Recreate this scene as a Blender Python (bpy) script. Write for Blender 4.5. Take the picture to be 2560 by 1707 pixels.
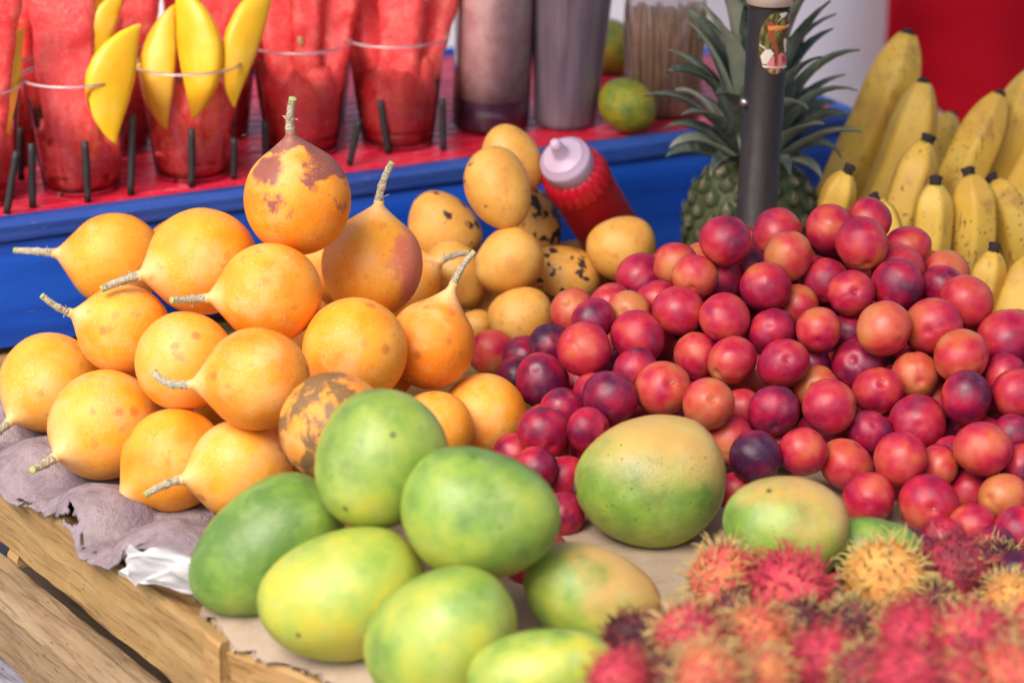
import bpy, math, random
from mathutils import Vector, Matrix, Quaternion, noise
random.seed(7)
R = math.radians
scene = bpy.context.scene
for o in list(bpy.data.objects): bpy.data.objects.remove(o)
col = scene.collection

# ---------------------------------------------------------------- camera, sky, sun, exposure
cam_data = bpy.data.cameras.new('camera'); cam = bpy.data.objects.new('camera', cam_data); col.objects.link(cam)
cam.location = (0, 0, .56); cam.rotation_euler = (R(70), 0, 0)
cam_data.sensor_width = 36; cam_data.lens = 85; cam_data.clip_start = .02; cam_data.clip_end = 500
cam_data.dof.use_dof = True; cam_data.dof.focus_distance = 1.42; cam_data.dof.aperture_fstop = 6.6
scene.camera = cam
SUN_EL, SUN_AZ = 50, 212          # azimuth clockwise from +Y (north): light comes from behind the camera, left
world = bpy.data.worlds.new('World'); scene.world = world; world.use_nodes = True
wn = world.node_tree; bg = wn.nodes['Background']
sky = wn.nodes.new('ShaderNodeTexSky'); sky.sky_type = 'NISHITA'; sky.sun_disc = False
sky.sun_elevation = R(SUN_EL); sky.sun_rotation = R(SUN_AZ); sky.air_density = 1.0; sky.dust_density = 4.0; sky.ozone_density = 1.0
wn.links.new(sky.outputs[0], bg.inputs[0]); bg.inputs[1].default_value = .15
sd = bpy.data.lights.new('sun', 'SUN'); sun = bpy.data.objects.new('sun', sd); col.objects.link(sun)
sd.energy = 2.3; sd.angle = R(36); sd.color = (1, .93, .84)
sdir = Vector((math.sin(R(SUN_AZ))*math.cos(R(SUN_EL)), math.cos(R(SUN_AZ))*math.cos(R(SUN_EL)), math.sin(R(SUN_EL))))
sun.rotation_euler = sdir.to_track_quat('Z', 'Y').to_euler(); sun.location = (-2, -2, 4)
vs = scene.view_settings; vs.view_transform = 'Standard'; vs.look = 'None'; vs.exposure = .58; vs.gamma = 1; vs.use_curve_mapping = False
scene.render.engine = 'CYCLES'; scene.cycles.use_denoising = True
scene.cycles.max_bounces = 10; scene.cycles.transparent_max_bounces = 24

# ---------------------------------------------------------------- helpers
def mesh(name, V, F, smooth=True):
    m = bpy.data.meshes.new(name); m.from_pydata([tuple(v) for v in V], [], F); m.update()
    if smooth: m.polygons.foreach_set('use_smooth', [True]*len(m.polygons))
    return m
def link(name, data, mat=None, parent=None, loc=None, rot=None, scale=None, **props):
    o = bpy.data.objects.new(name, data); col.objects.link(o)
    if mat is not None and data is not None and not data.materials: data.materials.append(mat)
    if parent is not None: o.parent = parent
    if loc is not None: o.location = loc
    if rot is not None:
        o.rotation_mode = 'QUATERNION' if isinstance(rot, Quaternion) else 'XYZ'
        if isinstance(rot, Quaternion): o.rotation_quaternion = rot
        else: o.rotation_euler = rot
    if scale is not None: o.scale = (scale,)*3 if isinstance(scale, (int, float)) else scale
    for k, v in props.items(): o[k] = v
    return o
def thing(name, label, cat, loc=(0,0,0), rot=None, group=None, scale=None):
    o = link(name, None, None, None, loc, rot, scale); o['label'] = label; o['category'] = cat
    o.empty_display_size = .01
    if group: o['group'] = group
    return o
def tag(o, label, cat, group=None):
    o['label'] = label; o['category'] = cat
    if group: o['group'] = group
    return o
def structure(o): o['kind'] = 'structure'; return o
def revolve(prof, n=32, fn=None):
    """profile [(r,z)] turned about z; ends with r=0 become poles"""
    V, F, rows = [], [], []
    for r, z in prof:
        if r < 1e-7: rows.append([len(V)]); V.append(Vector((0,0,z)))
        else:
            rows.append(list(range(len(V), len(V)+n)))
            for k in range(n):
                a = 2*math.pi*k/n; V.append(Vector((r*math.cos(a), r*math.sin(a), z)))
    for a, b in zip(rows, rows[1:]):
        for k in range(n):
            k2 = (k+1) % n
            if len(a) == 1 and len(b) == 1: continue
            if len(a) == 1: F.append((a[0], b[k2], b[k]))
            elif len(b) == 1: F.append((a[k], a[k2], b[0]))
            else: F.append((a[k], a[k2], b[k2], b[k]))
    if fn: V = [fn(v) for v in V]
    return V, F
def frames(pts):
    """tangent frames along a polyline"""
    pts = [Vector(p) for p in pts]; out = []; up = None
    for i, p in enumerate(pts):
        t = (pts[min(i+1, len(pts)-1)] - pts[max(i-1, 0)]).normalized()
        if up is None: up = t.orthogonal().normalized()
        up = (up - t*up.dot(t)).normalized(); out.append((p, t, up, t.cross(up)))
    return out
def tube(pts, rad, n=10, sect=None, cap=True):
    V, F = [], []; fr = frames(pts)
    for i, (p, t, u, w) in enumerate(fr):
        r = rad[i] if isinstance(rad, (list, tuple)) else rad
        for k in range(n):
            a = 2*math.pi*k/n; q = r*(sect(a, i/(len(fr)-1)) if sect else 1)
            V.append(p + u*(q*math.cos(a)) + w*(q*math.sin(a)))
    m = len(fr)
    for i in range(m-1):
        for k in range(n):
            F.append((i*n+k, i*n+(k+1) % n, (i+1)*n+(k+1) % n, (i+1)*n+k))
    if cap: F.append(tuple(range(n))[::-1]); F.append(tuple(range((m-1)*n, m*n)))
    return V, F
def join(*parts):
    V, F = [], []
    for v, f in parts:
        o = len(V); V += list(v); F += [tuple(i+o for i in q) for q in f]
    return V, F
def bez(a, b, c, n):
    a, b, c = Vector(a), Vector(b), Vector(c); q = 2*b - (a+c)/2
    return [a*(1-t)**2 + q*(2*t*(1-t)) + c*t*t for t in [i/(n-1) for i in range(n)]]
def basis(x, y, z):
    return Matrix((x, y, z)).transposed().to_quaternion()
CR, CU, CB = Vector((1,0,0)), Vector((0, math.sin(R(20)), math.cos(R(20)))), Vector((0, -math.cos(R(20)), math.sin(R(20))))
def fbm(v, s=1., o=3): return noise.fractal(Vector(v)*s, 1., 2., o)

# ---------------------------------------------------------------- node material helper
class M:
    def __init__(s, name, rough=.5, spec=.5, coat=0, sss=0):
        s.m = bpy.data.materials.new(name); s.m.use_nodes = True; s.t = s.m.node_tree
        s.b = s.t.nodes['Principled BSDF']; s.b.inputs['Roughness'].default_value = rough
        s.b.inputs['Specular IOR Level'].default_value = spec; s.b.inputs['Coat Weight'].default_value = coat
        if sss:
            s.b.inputs['Subsurface Weight'].default_value = sss; s.b.inputs['Subsurface Scale'].default_value = .006
            s.b.inputs['Subsurface Radius'].default_value = (1, .35, .15)
    def put(s, sock, v):
        if isinstance(v, bpy.types.NodeSocket): s.t.links.new(v, sock)
        elif v is not None:
            if isinstance(v, (tuple, list)) and len(v) == 3 and sock.type == 'RGBA': v = (*v, 1)
            sock.default_value = v
    def n(s, kind, ins={}, **props):
        nd = s.t.nodes.new('ShaderNode'+kind)
        for k, v in props.items(): setattr(nd, k, v)
        for k, v in ins.items(): s.put(nd.inputs[k], v)
        return nd
    def co(s, scale=(1,1,1), rnd=True):
        c = s.n('TexCoord').outputs['Object']
        v = s.n('VectorMath', {0: c, 1: scale}, operation='MULTIPLY').outputs[0]
        if rnd:
            r = s.n('ObjectInfo').outputs['Random']
            r = s.n('VectorMath', {0: r, 1: (37., 71., 113.)}, operation='MULTIPLY').outputs[0]
            v = s.n('VectorMath', {0: v, 1: r}, operation='ADD').outputs[0]
        return v
    def xyz(s):
        return s.n('SeparateXYZ', {0: s.n('TexCoord').outputs['Object']}).outputs
    def noise(s, vec, scale, detail=3, rough=.55, dist=0): return s.n('TexNoise', {'Vector': vec, 'Scale': scale, 'Detail': detail, 'Roughness': rough, 'Distortion': dist}).outputs[0]
    def voro(s, vec, scale, out='Distance', **k): return s.n('TexVoronoi', {'Vector': vec, 'Scale': scale}, **k).outputs[out]
    def math(s, op, a, b=None, c=None, clamp=False):
        nd = s.n('Math', operation=op, use_clamp=clamp)
        for i, v in enumerate((a, b, c)):
            if v is not None: s.put(nd.inputs[i], v)
        return nd.outputs[0]
    def step(s, v, lo, hi, a=0., b=1.): return s.n('MapRange', {'Value': v, 'From Min': lo, 'From Max': hi, 'To Min': a, 'To Max': b}, interpolation_type='SMOOTHSTEP').outputs[0]
    def ramp(s, f, stops, interp='LINEAR'):
        nd = s.n('ValToRGB', {0: f}); e = nd.color_ramp.elements; nd.color_ramp.interpolation = interp
        while len(e) < len(stops): e.new(.5)
        for el, (p, c) in zip(e, stops): el.position = p; el.color = (*c, 1)
        return nd.outputs[0]
    def mix(s, f, a, b, mode='MIX'):
        nd = s.n('Mix', data_type='RGBA', blend_type=mode)
        s.put(nd.inputs[0], f); s.put(nd.inputs[6], a); s.put(nd.inputs[7], b); return nd.outputs[2]
    def attr(s, name): return s.n('Attribute', attribute_type='OBJECT', attribute_name=name).outputs['Fac']
    def bump(s, h, strength=.3, dist=.001): s.put(s.b.inputs['Normal'], s.n('Bump', {'Height': h, 'Strength': strength, 'Distance': dist}).outputs[0])
    def col(s, c): s.put(s.b.inputs['Base Color'], c); return s
    def rough(s, c): s.put(s.b.inputs['Roughness'], c); return s
def plain(name, c, rough=.5, var=.15, scale=60, spec=.5, bump=.1, coat=0):
    m = M(name, rough, spec, coat); v = m.co(); f = m.noise(v, scale, 4)
    m.col(m.mix(m.math('MULTIPLY', m.math('SUBTRACT', f, .5), 2.5*var, clamp=False), c, tuple(x*.4 for x in c))) if False else m.col(m.mix(f, tuple(x*(1+var) for x in c), tuple(x*(1-var) for x in c)))
    if bump: m.bump(f, bump, .0006)
    return m.m
def clear(name, tint, body=.08, rough=.06):
    """thin clear plastic: mostly transparent, reflecting more at grazing angles"""
    m = M(name); t = m.t; out = t.nodes['Material Output']
    tr = m.n('BsdfTransparent', {'Color': (*tint, 1)}); gl = m.n('BsdfGlossy', {'Color': (1,1,1,1), 'Roughness': rough}); df = m.n('BsdfTranslucent', {'Color': (.8,.75,.78,1)})
    fr = m.n('Fresnel', {'IOR': 1.52}).outputs[0]
    a = m.n('MixShader', {0: body, 1: tr.outputs[0], 2: df.outputs[0]}); b = m.n('MixShader', {0: fr, 1: a.outputs[0], 2: gl.outputs[0]})
    t.links.new(b.outputs[0], out.inputs[0]); t.nodes.remove(m.b); return m.m

# ---------------------------------------------------------------- materials
def wood(name, dark, mid, light, rough=.75, gscale=1.):
    m = M(name, rough, .3); v = m.co((5*gscale, 85*gscale, 85*gscale)); g = m.noise(v, 1.2, 6, .65, .35)
    v2 = m.co((9, 9, 9)); p = m.noise(v2, 1.6, 4); fine = m.noise(m.co((30, 420, 420)), 1., 3)
    c = m.ramp(g, [(.25, dark), (.45, mid), (.75, light)]); c = m.mix(m.step(p, .4, .75, 0, .35), c, tuple(x*.62 for x in mid))
    c = m.mix(m.step(fine, .52, .68, 0, .55), c, tuple(x*.7 for x in dark))
    sp = m.voro(m.co((60, 200, 200)), 1.); c = m.mix(m.step(sp, .05, .16, .6, 0), c, tuple(x*.25 for x in dark))
    m.col(c); m.bump(m.math('ADD', g, m.math('MULTIPLY', fine, .6)), .55, .0012); return m.m
W_TAN = wood('tan_wood', (.20,.105,.038), (.34,.205,.075), (.43,.285,.125))
W_GREY = wood('weathered_wood', (.13,.08,.04), (.25,.16,.085), (.34,.25,.15))
W_BLUE = wood('grey_weathered_wood', (.07,.065,.08), (.17,.16,.19), (.32,.30,.33))
W_RAW = wood('raw_end_wood', (.20,.085,.025), (.38,.21,.075), (.50,.33,.15), .8)

def m_granadilla():
    m = M('granadilla_skin', .46, .45); v = m.co(); z = m.xyz()[2]
    tint = m.attr('tint'); lo = m.noise(v, 1.3, 3)
    c = m.ramp(m.math('ADD', lo, m.math('SUBTRACT', tint, .5)), [(.2, (.82,.23,.010)), (.42, (.85,.30,.014)), (.62, (.84,.36,.03)), (.9, (.82,.36,.12))])
    c = m.mix(m.step(m.math('ADD', z, m.math('MULTIPLY', lo, .4)), 1.1, 1.42, 0, .8), c, (.76,.46,.19))
    c = m.mix(m.step(m.noise(v, 1.1, 4, .6), .46, .70, 0, .6), c, (.83,.44,.17))
    br = m.noise(v, 2.6, 4, .6); c = m.mix(m.step(br, .60, .70, 0, .5), c, (.55,.17,.04))
    br2 = m.voro(v, 1.7); c = m.mix(m.math('MULTIPLY', m.step(br2, .11, .24, .6, 0), m.step(m.noise(v, .8, 1), .46, .56)), c, (.40,.11,.03))
    # big purple-brown blotch round the stem
    bl = m.attr('blotch'); f = m.math('ADD', m.math('ADD', m.math('MULTIPLY', m.noise(v, 1.55, 4, .52, .4), 1.8), m.math('MULTIPLY', z, .46)), bl)
    bm = m.step(f, 1.98, 2.16); c = m.mix(m.math('MULTIPLY', bm, .88), c, m.mix(m.noise(v, 3.), (.30,.07,.05), (.11,.035,.06)))
    # brown rot of the spoiled fruit
    rt = m.attr('decay'); rf = m.math('ADD', m.noise(v, 1.6, 6, .66, .3), rt)
    c = m.mix(m.step(rf, .98, 1.07), c, m.mix(m.noise(v, 6.), (.055,.032,.034), (.16,.085,.045)))
    c = m.mix(m.math('MULTIPLY', rt, .45), c, (.52,.27,.04))
    rd = m.attr('red'); xx, yy, _z = m.xyz(); rf2 = m.math('ADD', m.math('ADD', m.math('MULTIPLY', xx, .95), m.math('MULTIPLY', yy, -.42)), m.math('ADD', m.math('MULTIPLY', _z, .18), m.math('MULTIPLY', m.math('SUBTRACT', m.noise(v, 1.6, 3), .5), .8)))
    c = m.mix(m.math('MULTIPLY', m.step(rf2, .66, .92, 0, .9), rd), c, m.mix(m.noise(v, 2.5), (.60,.09,.05), (.68,.22,.13)))
    sp = m.voro(v, 17.); spm = m.math('MULTIPLY', m.step(sp, .10, .20, .75, 0), m.step(m.noise(v, 1.4), .40, .60, .15, 1.))
    c = m.mix(spm, c, (.92,.70,.45))
    dk = m.voro(v, 8.); c = m.mix(m.math('MULTIPLY', m.step(dk, .07, .14, .75, 0), m.step(m.noise(v, 1.5, 2), .40, .55, .1, 1.)), c, (.27,.09,.03))
    m.col(c); m.rough(m.step(br, .3, .7, .40, .56)); m.bump(m.math('ADD', m.noise(v, 38., 2), m.math('MULTIPLY', m.noise(v, 5., 2), 1.2)), .12, .02); return m.m
GRAN = m_granadilla()
def m_stem():
    m = M('dry_stem', .8, .2); v = m.co((1,1,1)); z = m.xyz()[2]
    c = m.ramp(m.noise(v, 9., 5, .7), [(.28, (.26,.20,.12)), (.45, (.55,.48,.33)), (.7, (.74,.68,.52))])
    m.col(m.mix(m.step(m.noise(v, 22., 3), .62, .7, 0, .7), c, (.16,.10,.06))); m.bump(m.noise(v, 24., 4), .6, .03); return m.m
STEM = m_stem(); CUT = plain('green_cut_end', (.36,.40,.13), .7, .35, 20); BRACT = plain('papery_bract', (.52,.45,.32), .9, .4, 12)

def m_plum():
    m = M('plum_skin', .36, .42); v = m.co(); z = m.xyz()[2]; h = m.math('ADD', m.math('MULTIPLY', m.attr('hue'), .72), .17)
    lo = m.noise(v, .72, 2); md = m.noise(v, 3., 4, .6)
    f = m.math('ADD', h, m.math('ADD', m.math('MULTIPLY', m.math('SUBTRACT', lo, .5), 1.35), m.math('ADD', m.math('MULTIPLY', z, .10), m.math('MULTIPLY', m.math('SUBTRACT', md, .5), .20))))
    c = m.ramp(f, [(0, (.040,.006,.032)), (.16, (.105,.005,.034)), (.32, (.225,.005,.037)), (.5, (.37,.008,.038)), (.66, (.44,.031,.034)), (.82, (.47,.082,.038)), (1., (.45,.150,.048))])
    sp = m.voro(v, 22.); c = m.mix(m.math('MULTIPLY', m.step(sp, .08, .16, .5, 0), m.step(m.noise(v, 1.7), .48, .64)), c, (.78,.46,.36))
    sc = m.noise(v, 5., 5, .7, 1.5); c = m.mix(m.step(sc, .66, .72, 0, .28), c, (.70,.48,.34))
    bloom = m.noise(v, 2.2, 4); c = m.mix(m.step(bloom, .45, .75, 0, .06), c, (.62,.38,.45))
    dim = m.step(z, .80, .86); c = m.mix(m.math('MULTIPLY', dim, m.step(lo, .3, .5, 0, .0)), c, (.5,.35,.1))
    m.col(c); m.rough(m.step(bloom, .35, .7, .32, .54)); m.bump(m.noise(v, 30., 3), .08, .02); return m.m
PLUM = m_plum(); PSTEM = plain('plum_stalk', (.40,.26,.10), .8, .4, 400)

def m_green():
    m = M('green_mango_skin', .40, .5); v = m.co(); x, y, z = m.xyz()
    yl = m.attr('yellow'); bs = m.attr('blush'); lo = m.noise(v, 1.0, 3, .55); md = m.noise(v, 2.6, 4, .6)
    f = m.math('ADD', m.math('ADD', yl, m.math('MULTIPLY', z, -.16)), m.math('ADD', m.math('MULTIPLY', m.math('SUBTRACT', lo, .5), 1.3), m.math('MULTIPLY', m.math('SUBTRACT', md, .5), .45)))
    c = m.ramp(f, [(.05, (.10,.19,.030)), (.3, (.19,.31,.045)), (.5, (.31,.39,.055)), (.7, (.45,.44,.050)), (.95, (.56,.42,.050))])
    g = m.math('ADD', m.math('ADD', m.math('MULTIPLY', z, .45), m.math('MULTIPLY', x, -.15)), m.math('MULTIPLY', m.math('SUBTRACT', m.noise(v, 1.2, 3), .5), .9))
    c = m.mix(m.math('MULTIPLY', m.step(g, -.05, .45), bs), c, m.mix(m.noise(v, 2.), (.54,.28,.10), (.52,.34,.09)))
    pale = m.noise(v, 1.8, 5, .65); c = m.mix(m.step(pale, .5, .75, 0, .28), c, (.44,.48,.22))
    le = m.voro(v, 15.); c = m.mix(m.step(le, .05, .13, .3, 0), c, (.60,.62,.25))
    dirt = m.attr('dirt'); d = m.voro(v, 7., 'Distance'); dm = m.math('MULTIPLY', m.math('MULTIPLY', m.step(d, .09, .15, 1, 0), dirt), m.step(m.noise(v, 1.7), .42, .52))
    big = m.voro(v, 3.1); dm = m.math('MAXIMUM', dm, m.math('MULTIPLY', m.math('MULTIPLY', m.step(big, .13, .19, .95, 0), m.attr('spots')), m.step(m.noise(v, 1.1), .53, .58)))
    d2 = m.voro(v, 13.); dm2 = m.math('MULTIPLY', m.math('MULTIPLY', m.step(d2, .10, .17, .9, 0), dirt), m.step(m.noise(v, 1.3), .5, .6))
    c = m.mix(m.math('MAXIMUM', dm, dm2), c, (.045,.028,.025))
    smg = m.noise(v, 3.2, 6, .7, .8); c = m.mix(m.step(smg, .66, .74, 0, .5), c, (.16,.13,.05))
    m.col(c); m.rough(m.step(pale, .3, .7, .33, .50)); m.bump(m.math('ADD', m.noise(v, 24., 3), m.math('MULTIPLY', md, 2.)), .10, .02); return m.m
GREEN = m_green()
def m_yellow():
    m = M('yellow_mango_skin', .48, .4); v = m.co(); lo = m.noise(v, 1.2, 3); md = m.noise(v, 3., 4); bs = m.attr('black')
    c = m.ramp(lo, [(.25, (.58,.25,.05)), (.5, (.68,.34,.06)), (.75, (.68,.40,.12))])
    c = m.mix(m.step(md, .56, .72, 0, .5), c, (.55,.16,.04))
    c = m.mix(m.step(m.noise(v, 2., 5, .65), .60, .68, 0, .4), c, (.30,.18,.05))
    f = m.math('ADD', m.noise(v, 1.75, 4, .5, .2), m.math('MULTIPLY', bs, .23)); c = m.mix(m.step(f, .74, .765), c, (.035,.022,.03))
    sp = m.voro(v, 8.); c = m.mix(m.math('MULTIPLY', m.step(sp, .10, .18, .8, 0), m.step(m.noise(v, 1.9), .42, .52)), c, (.14,.07,.03))
    m.col(c); m.bump(m.noise(v, 20., 3), .12, .03); return m.m
YELLOW = m_yellow(); NUB = plain('mango_stem_scar', (.10,.06,.04), .8, .4, 300)
# ================================================================ the setting
mp = M('pavement', .85, .3); v_ = mp.co((1,1,1), False); mp.col(mp.ramp(mp.noise(v_, 3., 8, .7), [(.3, (.10,.095,.10)), (.7, (.21,.20,.205))])); mp.bump(mp.noise(v_, 60., 4), .5, .01)
structure(link('pavement', mesh('pavement', [(-200,-200,-.8),(200,-200,-.8),(200,200,-.8),(-200,200,-.8)], [(0,1,2,3)]), mp.m))
GROUND = -.8
E0 = Vector((.904, .427, 0)).normalized(); N0 = Vector((-E0.y, E0.x, 0)); A0 = Vector((-.343, 1.52, 0))   # front line of the blue box

def plank(name, p0, p1, h, th, mat, parent, inward, jit=.0012, seg=26, bev=.0018, wane=0):
    """board whose outer top edge runs p0-p1; h down, th along inward; own mesh, local x along the board"""
    p0, p1 = Vector(p0), Vector(p1); d = (p1-p0); L = d.length; d.normalize(); inward = Vector(inward); inward = (inward - d*inward.dot(d)).normalized(); upv = d.cross(inward)
    if upv.z < 0: upv = -upv
    sec = [(bev,0),(th*.5,0),(th-bev,0),(th,-bev),(th,-h*.5),(th,-h+bev),(th-bev,-h),(th*.5,-h),(bev,-h),(0,-h+bev),(0,-h*.6),(0,-h*.3),(0,-bev-wane)]
    if wane: sec[0] = (wane*1.2, -wane*.12); sec.append((wane*.42, -wane*.45))
    n = len(sec); V, F = [], []; sd_ = random.uniform(0, 99)
    for i in range(seg+1):
        x = L*i/seg
        for k, (a, b) in enumerate(sec):
            jx = (x, a+sd_, b); e = Vector((fbm((x*22, k*1.7, sd_)), fbm((x*22, k*1.7+9, sd_)), fbm((x*22, k*1.7, sd_+5))))*jit
            V.append(Vector((x, a, b)) + Vector((e.x if i in (0, seg) else 0, e.y, e.z)))
    for i in range(seg):
        for k in range(n): F.append((i*n+k, (i+1)*n+k, (i+1)*n+(k+1) % n, i*n+(k+1) % n))
    F.append(tuple(range(n))); F.append(tuple(range(seg*n, seg*n+n))[::-1])
    m = mesh(name, V, F, False)
    return link(name, m, mat, parent, p0, basis(d, inward, d.cross(inward)) if d.cross(inward).z > 0 else basis(d, inward, upv))

# display table of wooden boards on legs, under all the fruit
e0, e1, e2, e3 = Vector((-0.3012, 1.3095, 0.0000)), Vector((-0.1614, 1.1136, 0.0000)), Vector((-0.1510, 1.1009, 0.0000)), Vector((-0.0861, 1.0489, 0.0000))
d1 = (e1-e0).normalized(); out1 = Vector((d1.y, -d1.x, 0)); out1 = out1 if out1.x < 0 else -out1
d2 = (e3-e2).normalized(); out2 = Vector((d2.y, -d2.x, 0)); out2 = out2 if out2.x < 0 else -out2
tbl = thing('display_table', 'rough wooden market table of boards under the fruit piles', 'table', (0, 1.3, GROUND))
def tpart(o): o.matrix_parent_inverse = tbl.matrix_world.inverted(); return o
bpy.context.view_layer.update()
for k in range(14):
    q = -.604 + .068*k            # board centre line, measured from the front of the blue box
    # left end on the crate edge
    a = A0 + N0*q; den = E0.x*d1.y - E0.y*d1.x; r = e0 - d1*.0 - a; t = (r.x*d1.y - r.y*d1.x)/den
    s = a + E0*(t+.012); en = A0 + N0*q + E0*(1.15 if q < -.05 else .70)
    if (s-e0).dot(d1) > (e1-e0).length-.02: s = s + E0*.03
    o = plank('board', s + N0*(-.032) + Vector((0,0,-.004)), en + N0*(-.032) + Vector((0,0,-.004)), .014, .064, W_TAN, None, N0, seg=10); o.parent = tbl; tpart(o)
for (x, y) in ((-.18, 1.24), (.62, 1.02), (-.30, 1.5), (.6, 1.9)):
    o = link('leg', mesh('leg', [(x+a*.025, y+b*.025, z) for z in (GROUND, -.13) for a, b in ((-1,-1),(1,-1),(1,1),(-1,1))], [(0,1,5,4),(1,2,6,5),(2,3,7,6),(3,0,4,7),(4,5,6,7)], False), W_TAN, tbl); tpart(o)
# crate sides at the left edge
cr = thing('wooden_crate', 'tan slatted wooden crate side below the orange granadillas', 'crate', (e0.x, e0.y, -.11)); bpy.context.view_layer.update()
def cpart(o, p): o.parent = p; o.matrix_parent_inverse = p.matrix_world.inverted(); return o
cpart(plank('slat', e0 - d1*.16 + Vector((0,0,-.001)), e1 + d1*.010 + Vector((0,0,-.001)), .046, .012, W_TAN, None, -out1, jit=.0022, seg=40), cr)
cpart(plank('slat', e0 - d1*.16 + out1*.021 + Vector((0,0,-.0550)), e1 + d1*.10 + out1*.016 + Vector((0,0,-.0545)), .05, .021, W_GREY, None, -out1, jit=.0022, seg=40, wane=.013), cr)
cpart(plank('added_gap_board', e0 - d1*.16 - out1*.075 + Vector((0,0,-.022)), e1 + d1*.10 - out1*.075 + Vector((0,0,-.022)), .22, .010, W_GREY, None, -out1, seg=12), cr)  # added board, set deep behind the slat gap to keep it dark
cpart(plank('corner_post', e1 + d1*.0105 + out1*.002 + Vector((0,0,.001)), e1 + d1*.0265 + out1*.002 + Vector((0,0,.001)), .13, .026, W_RAW, None, -out1, jit=.0016, seg=6), cr)
cpart(plank('spacer_block', e0 + d1*.000 - out1*.001 + Vector((0,0,-.0475)), e0 + d1*.014 - out1*.001 + Vector((0,0,-.0475)), .009, .02, W_TAN, None, -out1, seg=4), cr)
cr2 = thing('wooden_crate', 'tan wooden crate with torn cardboard on top, below the green mangos', 'crate', (e2.x, e2.y, -.11)); bpy.context.view_layer.update()
cpart(plank('slat', e2 + d2*.008 + Vector((0,0,-.004)), e2 + d2*.45 + Vector((0,0,-.004)), .055, .014, W_RAW, None, -out2, jit=.003, seg=40), cr2)
cpart(plank('slat', e2 + d2*.008 + out2*.004 + Vector((0,0,-.067)), e2 + d2*.45 + out2*.004 + Vector((0,0,-.067)), .05, .014, W_TAN, None, -out2, seg=30), cr2)
low = thing('wooden_beam', 'grey weathered beam leaning under the tan crate slats', 'beam', (e0.x, e0.y, -.2)); bpy.context.view_layer.update()
cpart(plank('board', e0 - d1*.16 + out1*.030 + Vector((0,0,-.108)), e1 + d1*.12 + out1*.026 + Vector((0,0,-.108)), .03, .03, W_BLUE, None, -out1, jit=.002, seg=40, wane=.006), low)
cpart(plank('board', e0 - d1*.16 + out1*.050 + Vector((0,0,-.126)), e1 + d1*.12 + out1*.046 + Vector((0,0,-.126)), .05, .045, W_GREY, None, -out1, jit=.002, seg=40), low)
for t in (-.12, .2):
    b = e0 + d1*t + out1*.02; o = link('post', mesh('post', [(b.x+a*.02, b.y+c*.02, z) for z in (GROUND, -.139) for a, c in ((-1,-1),(1,-1),(1,1),(-1,1))], [(0,1,5,4),(1,2,6,5),(2,3,7,6),(3,0,4,7),(4,5,6,7)], False), W_GREY); cpart(o, low)

# blue painted box with the red slatted deck
def m_blue():
    m = M('blue_paint', .42, .45); v = m.co((4, 30, 40), False); g = m.noise(v, 1., 5, .6, .5); p = m.noise(m.co((6,6,6), False), 1., 4)
    c = m.ramp(g, [(.3, (.002,.040,.30)), (.5, (.003,.070,.48)), (.7, (.008,.105,.60))])
    sc = m.noise(m.co((60, 300, 300), False), 1., 4, .7); c = m.mix(m.step(sc, .66, .74, 0, .6), c, (.10,.14,.26))
    rub = m.noise(m.co((25, 60, 60), False), 1., 6, .75); c = m.mix(m.step(rub, .70, .74, 0, .6), c, (.05,.05,.07))
    m.col(m.mix(m.step(p, .45, .8, 0, .5), c, (.004,.035,.26))); m.bump(m.math('ADD', g, m.math('MULTIPLY', sc, .5)), .35, .0012); return m.m
BLUE = m_blue()
def m_rim():
    m = M('worn_blue_rim', .5, .4); c = m.ramp(m.noise(m.co((8, 60, 60), False), 1., 5, .6), [(.3, (.006,.035,.22)), (.7, (.03,.09,.36))])
    sc = m.noise(m.co((80, 200, 200), False), 1., 5, .75); m.col(m.mix(m.step(sc, .62, .7, 0, .6), c, (.22,.22,.30))); m.bump(sc, .3, .001); return m.m
RIM = m_rim()
TL0, TL1, TH, TD = -.22, .685, .088, .34     # extent along the front, height, depth
box = thing('blue_box', 'shallow blue painted box with red slatted deck, holding the fruit cups', 'box', A0 + E0*.2, basis(E0, N0, Vector((0,0,1))))
def bwall(name, x0, x1, y0, y1, z0, z1, mat, seg=60, wav=.0016):
    V, F = [], []; prof = [(y0,z0),(y0-.0015,z0+(z1-z0)*.25),(y0+.001,z0+(z1-z0)*.5),(y0-.001,z0+(z1-z0)*.75),(y0,z1-.002),(y0+.002,z1),(y1-.002,z1),(y1,z1-.002),(y1,z0)]
    n = len(prof)
    for i in range(seg+1):
        x = x0+(x1-x0)*i/seg
        for k, (y, z) in enumerate(prof): V.append((x, y + wav*fbm((x*7, z*30, 3)), z + wav*.5*fbm((x*5, k, 8))))
    for i in range(seg):
        for k in range(n-1): F.append((i*n+k, (i+1)*n+k, (i+1)*n+k+1, i*n+k+1))
    F.append(tuple(range(n))); F.append(tuple(range(seg*n, seg*n+n))[::-1]); return link(name, mesh(name, V, F, True), mat, box)
bwall('front_board', TL0-.2, TL1-.2, 0, .012, .002, TH-.012, BLUE)
bwall('front_rim', TL0-.203, TL1-.197, -.003, .016, TH-.0118, TH+.001, RIM)
bwall('back_board', TL0-.2, TL1-.2, TD-.012, TD, .002, TH, BLUE)
for x in (TL0-.2, TL1-.212):
    link('end_board', mesh('end_board', [(x+a, b, c) for c in (.002, TH-.002) for a, b in ((0,.0165),(.012,.0165),(.012,TD-.0125),(0,TD-.0125))], [(0,1,5,4),(1,2,6,5),(2,3,7,6),(3,0,4,7),(4,5,6,7)], False), BLUE, box)
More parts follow.
